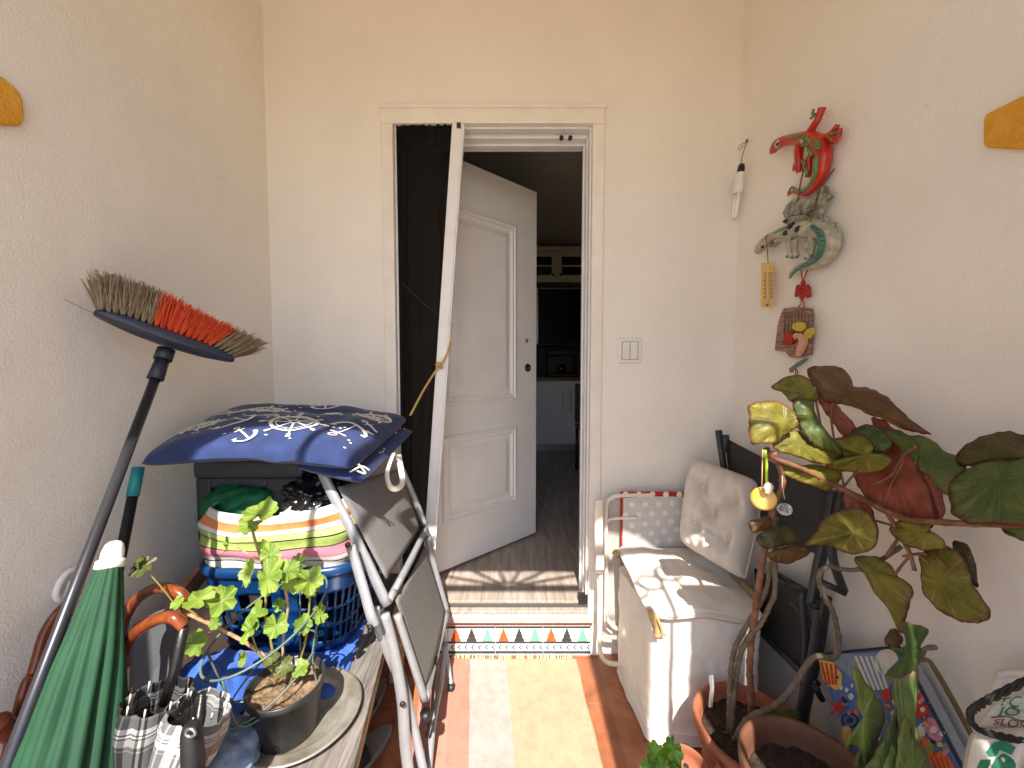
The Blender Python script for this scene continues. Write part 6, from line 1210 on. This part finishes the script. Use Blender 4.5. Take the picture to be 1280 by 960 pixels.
for k in range(13):
    f = k / 12; c_ = catmull([W2(425, 232, .068), W2(460, 265, .071), W2(470, 320, .069), W2(450, 375, .060), W2(400, 405, .048), W2(345, 440, .038)], 8)[int(f * 38) + 1]; mb.tube([c_ + V((0, .012, .003)), c_ + V((-.003, 0, 0)), c_ + V((0, -.012, -.003))], .0018, 6)
mb.build('bands', mat('blue_grey_glaze', (66, 92, 112), rough=.3), dg)
for pts in ([(320, 275), (318, 310), (325, 350), (332, 372)], [(345, 300), (345, 330), (352, 372)], [(400, 300), (400, 330), (395, 352), (398, 378)], [(430, 300), (425, 330), (420, 365)], [(440, 240), (420, 300), (400, 340), (420, 380)]):
    mb = MB(); mb.tube([W2(x, y, .045) for x, y in pts], [.014, .010, .008, .009], 10, 4); mb.build('leg', M_dw, dg)
for x, y in ((310, 372), (335, 378), (355, 375), (398, 380), (420, 368)): mb = MB(); mb.ball(W2(x, y, .05), .0045, seg=8, rings=6); mb.build('claw', M_teal, dg)
mb = MB(); mb.ball(W2(195, 328, .052), .006, sc=(.6, 1.3, .8), seg=12, rings=6); mb.build('eye', M_dark, dg)
mb = MB(); mb.prism([W2(x, y, .03) for x, y in ((235, 300), (262, 310), (290, 300), (262, 328), (240, 330))], (-1, 0, 0), .01); mb.build('frill', M_dgry, dg)
# thermometer
tm = thing('thermometer', W2(222, 500), 'small yellow-wood thermometer hanging from the dragon', 'thermometer')
mb = MB(); mb.prism([W2(x, y, .028) for x, y in ((195, 606), (248, 606), (250, 400), (197, 402))], (-1, 0, 0), .006); mb.build('board', wood_mat('yellow_wood', (206, 164, 88), (220, 184, 106), (226, 194, 120), scale=(4, 4, 1), rough=.45), tm, bevel=.003)
mb = MB(); mb.tube([W2(222, 445, .037), W2(220, 590, .037)], .002, 8); mb.build('glass_tube', mat('grey_glass', (200, 196, 190), rough=.1), tm); mb = MB(); mb.ball(W2(218, 596, .037), .0036, seg=10, rings=6); mb.build('bulb', mat('red_spirit', (130, 20, 24), rough=.2), tm)
mb = MB()
for k in range(14):
    y = 448 + k * 9; w_ = 13 if k % 2 == 0 else 8
    for s_ in (-1, 1): a = W2(222 + s_ * 9, y, .0346); b_ = W2(222 + s_ * (9 + w_), y, .0346); mb.ribbon([a, b_], .0024, (-1, 0, 0))
mb.build('scale', mat('dark_scale', (70, 40, 30), rough=.6), tm)
mb = MB(); vs, fs = text_tris('°C', .012); c_ = W2(233, 428, .0347); mb.add([c_ + V((0, -p_.x, p_.y)) for p_ in vs], fs); mb.build('lettering', mat('dark_letter', (70, 40, 30), rough=.6), tm)
mb = MB(); mb.tube([W2(222, 402, .032), W2(218, 330, .055), W2(214, 280, .055), W2(240, 262, .03)], .0016, 6, 4); mb.build('cord', M_cordb, tm)
# red knot
kn = thing('knot_charm', W2(383, 530), 'red cord knot charm hanging below the dragon', 'charm')
M_rk = mat('red_cord', (158, 34, 22), (176, 46, 30), rough=.6, scale=80)
mb = MB()
for a in range(5): mb.tube([W2(383 + (22 + 3 * a) * math.cos(t_ + a), 530 + 24 * math.sin(2 * t_ + a * .9), .014 + .004 * math.sin(3 * t_)) for t_ in [i * .524 for i in range(13)]], .004, 8)
mb.ball(W2(383, 492, .014), .007, seg=12, rings=8); mb.ball(W2(378, 562, .014), .007, seg=12, rings=8); mb.ball(W2(406, 556, .014), .005, seg=12, rings=8); mb.build('knot', M_rk, kn)
mb = MB(); 
for pts in ([(374, 432), (378, 465), (383, 490)], [(405, 432), (392, 465), (383, 490)], [(378, 562), (372, 590), (362, 612)], [(378, 562), (386, 590), (390, 612)]): mb.tube([W2(x, y, .013) for x, y in pts], .0018, 6)
mb.build('strings', M_rk, kn)
# bark plaque with a winged figurine
pq = thing('bark_plaque', W2(355, 720), 'rustic bark plaque with a tiny yellow-winged figurine, lowest of the hanging wall ornaments', 'ornament')
M_bark = wood_mat('bark', (88, 62, 50), (148, 112, 94), (186, 156, 136), scale=(6, 6, 60), rough=.9, wave=3, bump=.9)
mb = MB(); mb.prism([W2(x, y, .006) for x, y in ((268, 806), (272, 770), (282, 690), (296, 640), (310, 612), (350, 606), (432, 612), (436, 690), (434, 760), (428, 826), (380, 838), (340, 838), (318, 812))], (-1, 0, 0), .014); mb.build('bark', M_bark, pq, bevel=.003)
mb = MB()
for k in range(9): x = 300 + k * 15; mb.tube([W2(x, 630 + 8 * math.sin(k), .022), W2(x - 6, 700, .024), W2(x - 8, 770 + 10 * math.cos(k), .022)], .0032, 6)
mb.build('twig', M_bark, pq)
mb = MB(); mb.surf(mound(*W2(322, 752, .03), .012, .020, .020, .3, 3, 1.0, .2), 20, 14); mb.build('red_cap', M_rk, pq)
mb = MB(); mb.ball(W2(352, 738, .036), .010, seg=12, rings=8); mb.tube([W2(365, 735, .034), W2(385, 760, .034), W2(375, 795, .034), W2(362, 830, .034)], [.009, .013, .013, .008], 12, 4); mb.tube([W2(360, 742, .04), W2(345, 752, .044)], .004, 8); mb.build('figurine', mat('pink_clay', (198, 140, 116), (210, 160, 136), rough=.5, scale=30), pq)
def wing(pts): mb = MB(); mb.prism([W2(x, y, .030) for x, y in pts], (-1, 0, 0), .004, puff=.3); mb.build('wing', mat('yellow_wing', (206, 186, 60), (190, 160, 40), rough=.5, scale=90), pq)
wing(((335, 700), (345, 680), (372, 672), (395, 678), (398, 705), (380, 720), (350, 712))); wing(((392, 725), (410, 705), (438, 700), (438, 725), (420, 748), (398, 752)))
mb = MB(); 
for k in range(5): mb.tube([W2(402 - 6 * k, 845 + k * 5, .02), W2(360 - 8 * k, 868 + 6 * k, .026), W2(328 + k * 2, 905, .02)], [.004, .006, .003], 8, 4)
mb.build('grey_sprig', mat('blue_grey_sprig', (110, 114, 112), rough=.8), pq)
mb = MB(); mb.tube([W2(350, 890, .01), W2(345, 930, .008), W2(342, 970, .008)], .0016, 6); mb.tube([W2(354, 890, .01), W2(362, 930, .008), W2(365, 970, .008)], .0016, 6); mb.build('string', M_rk, pq)
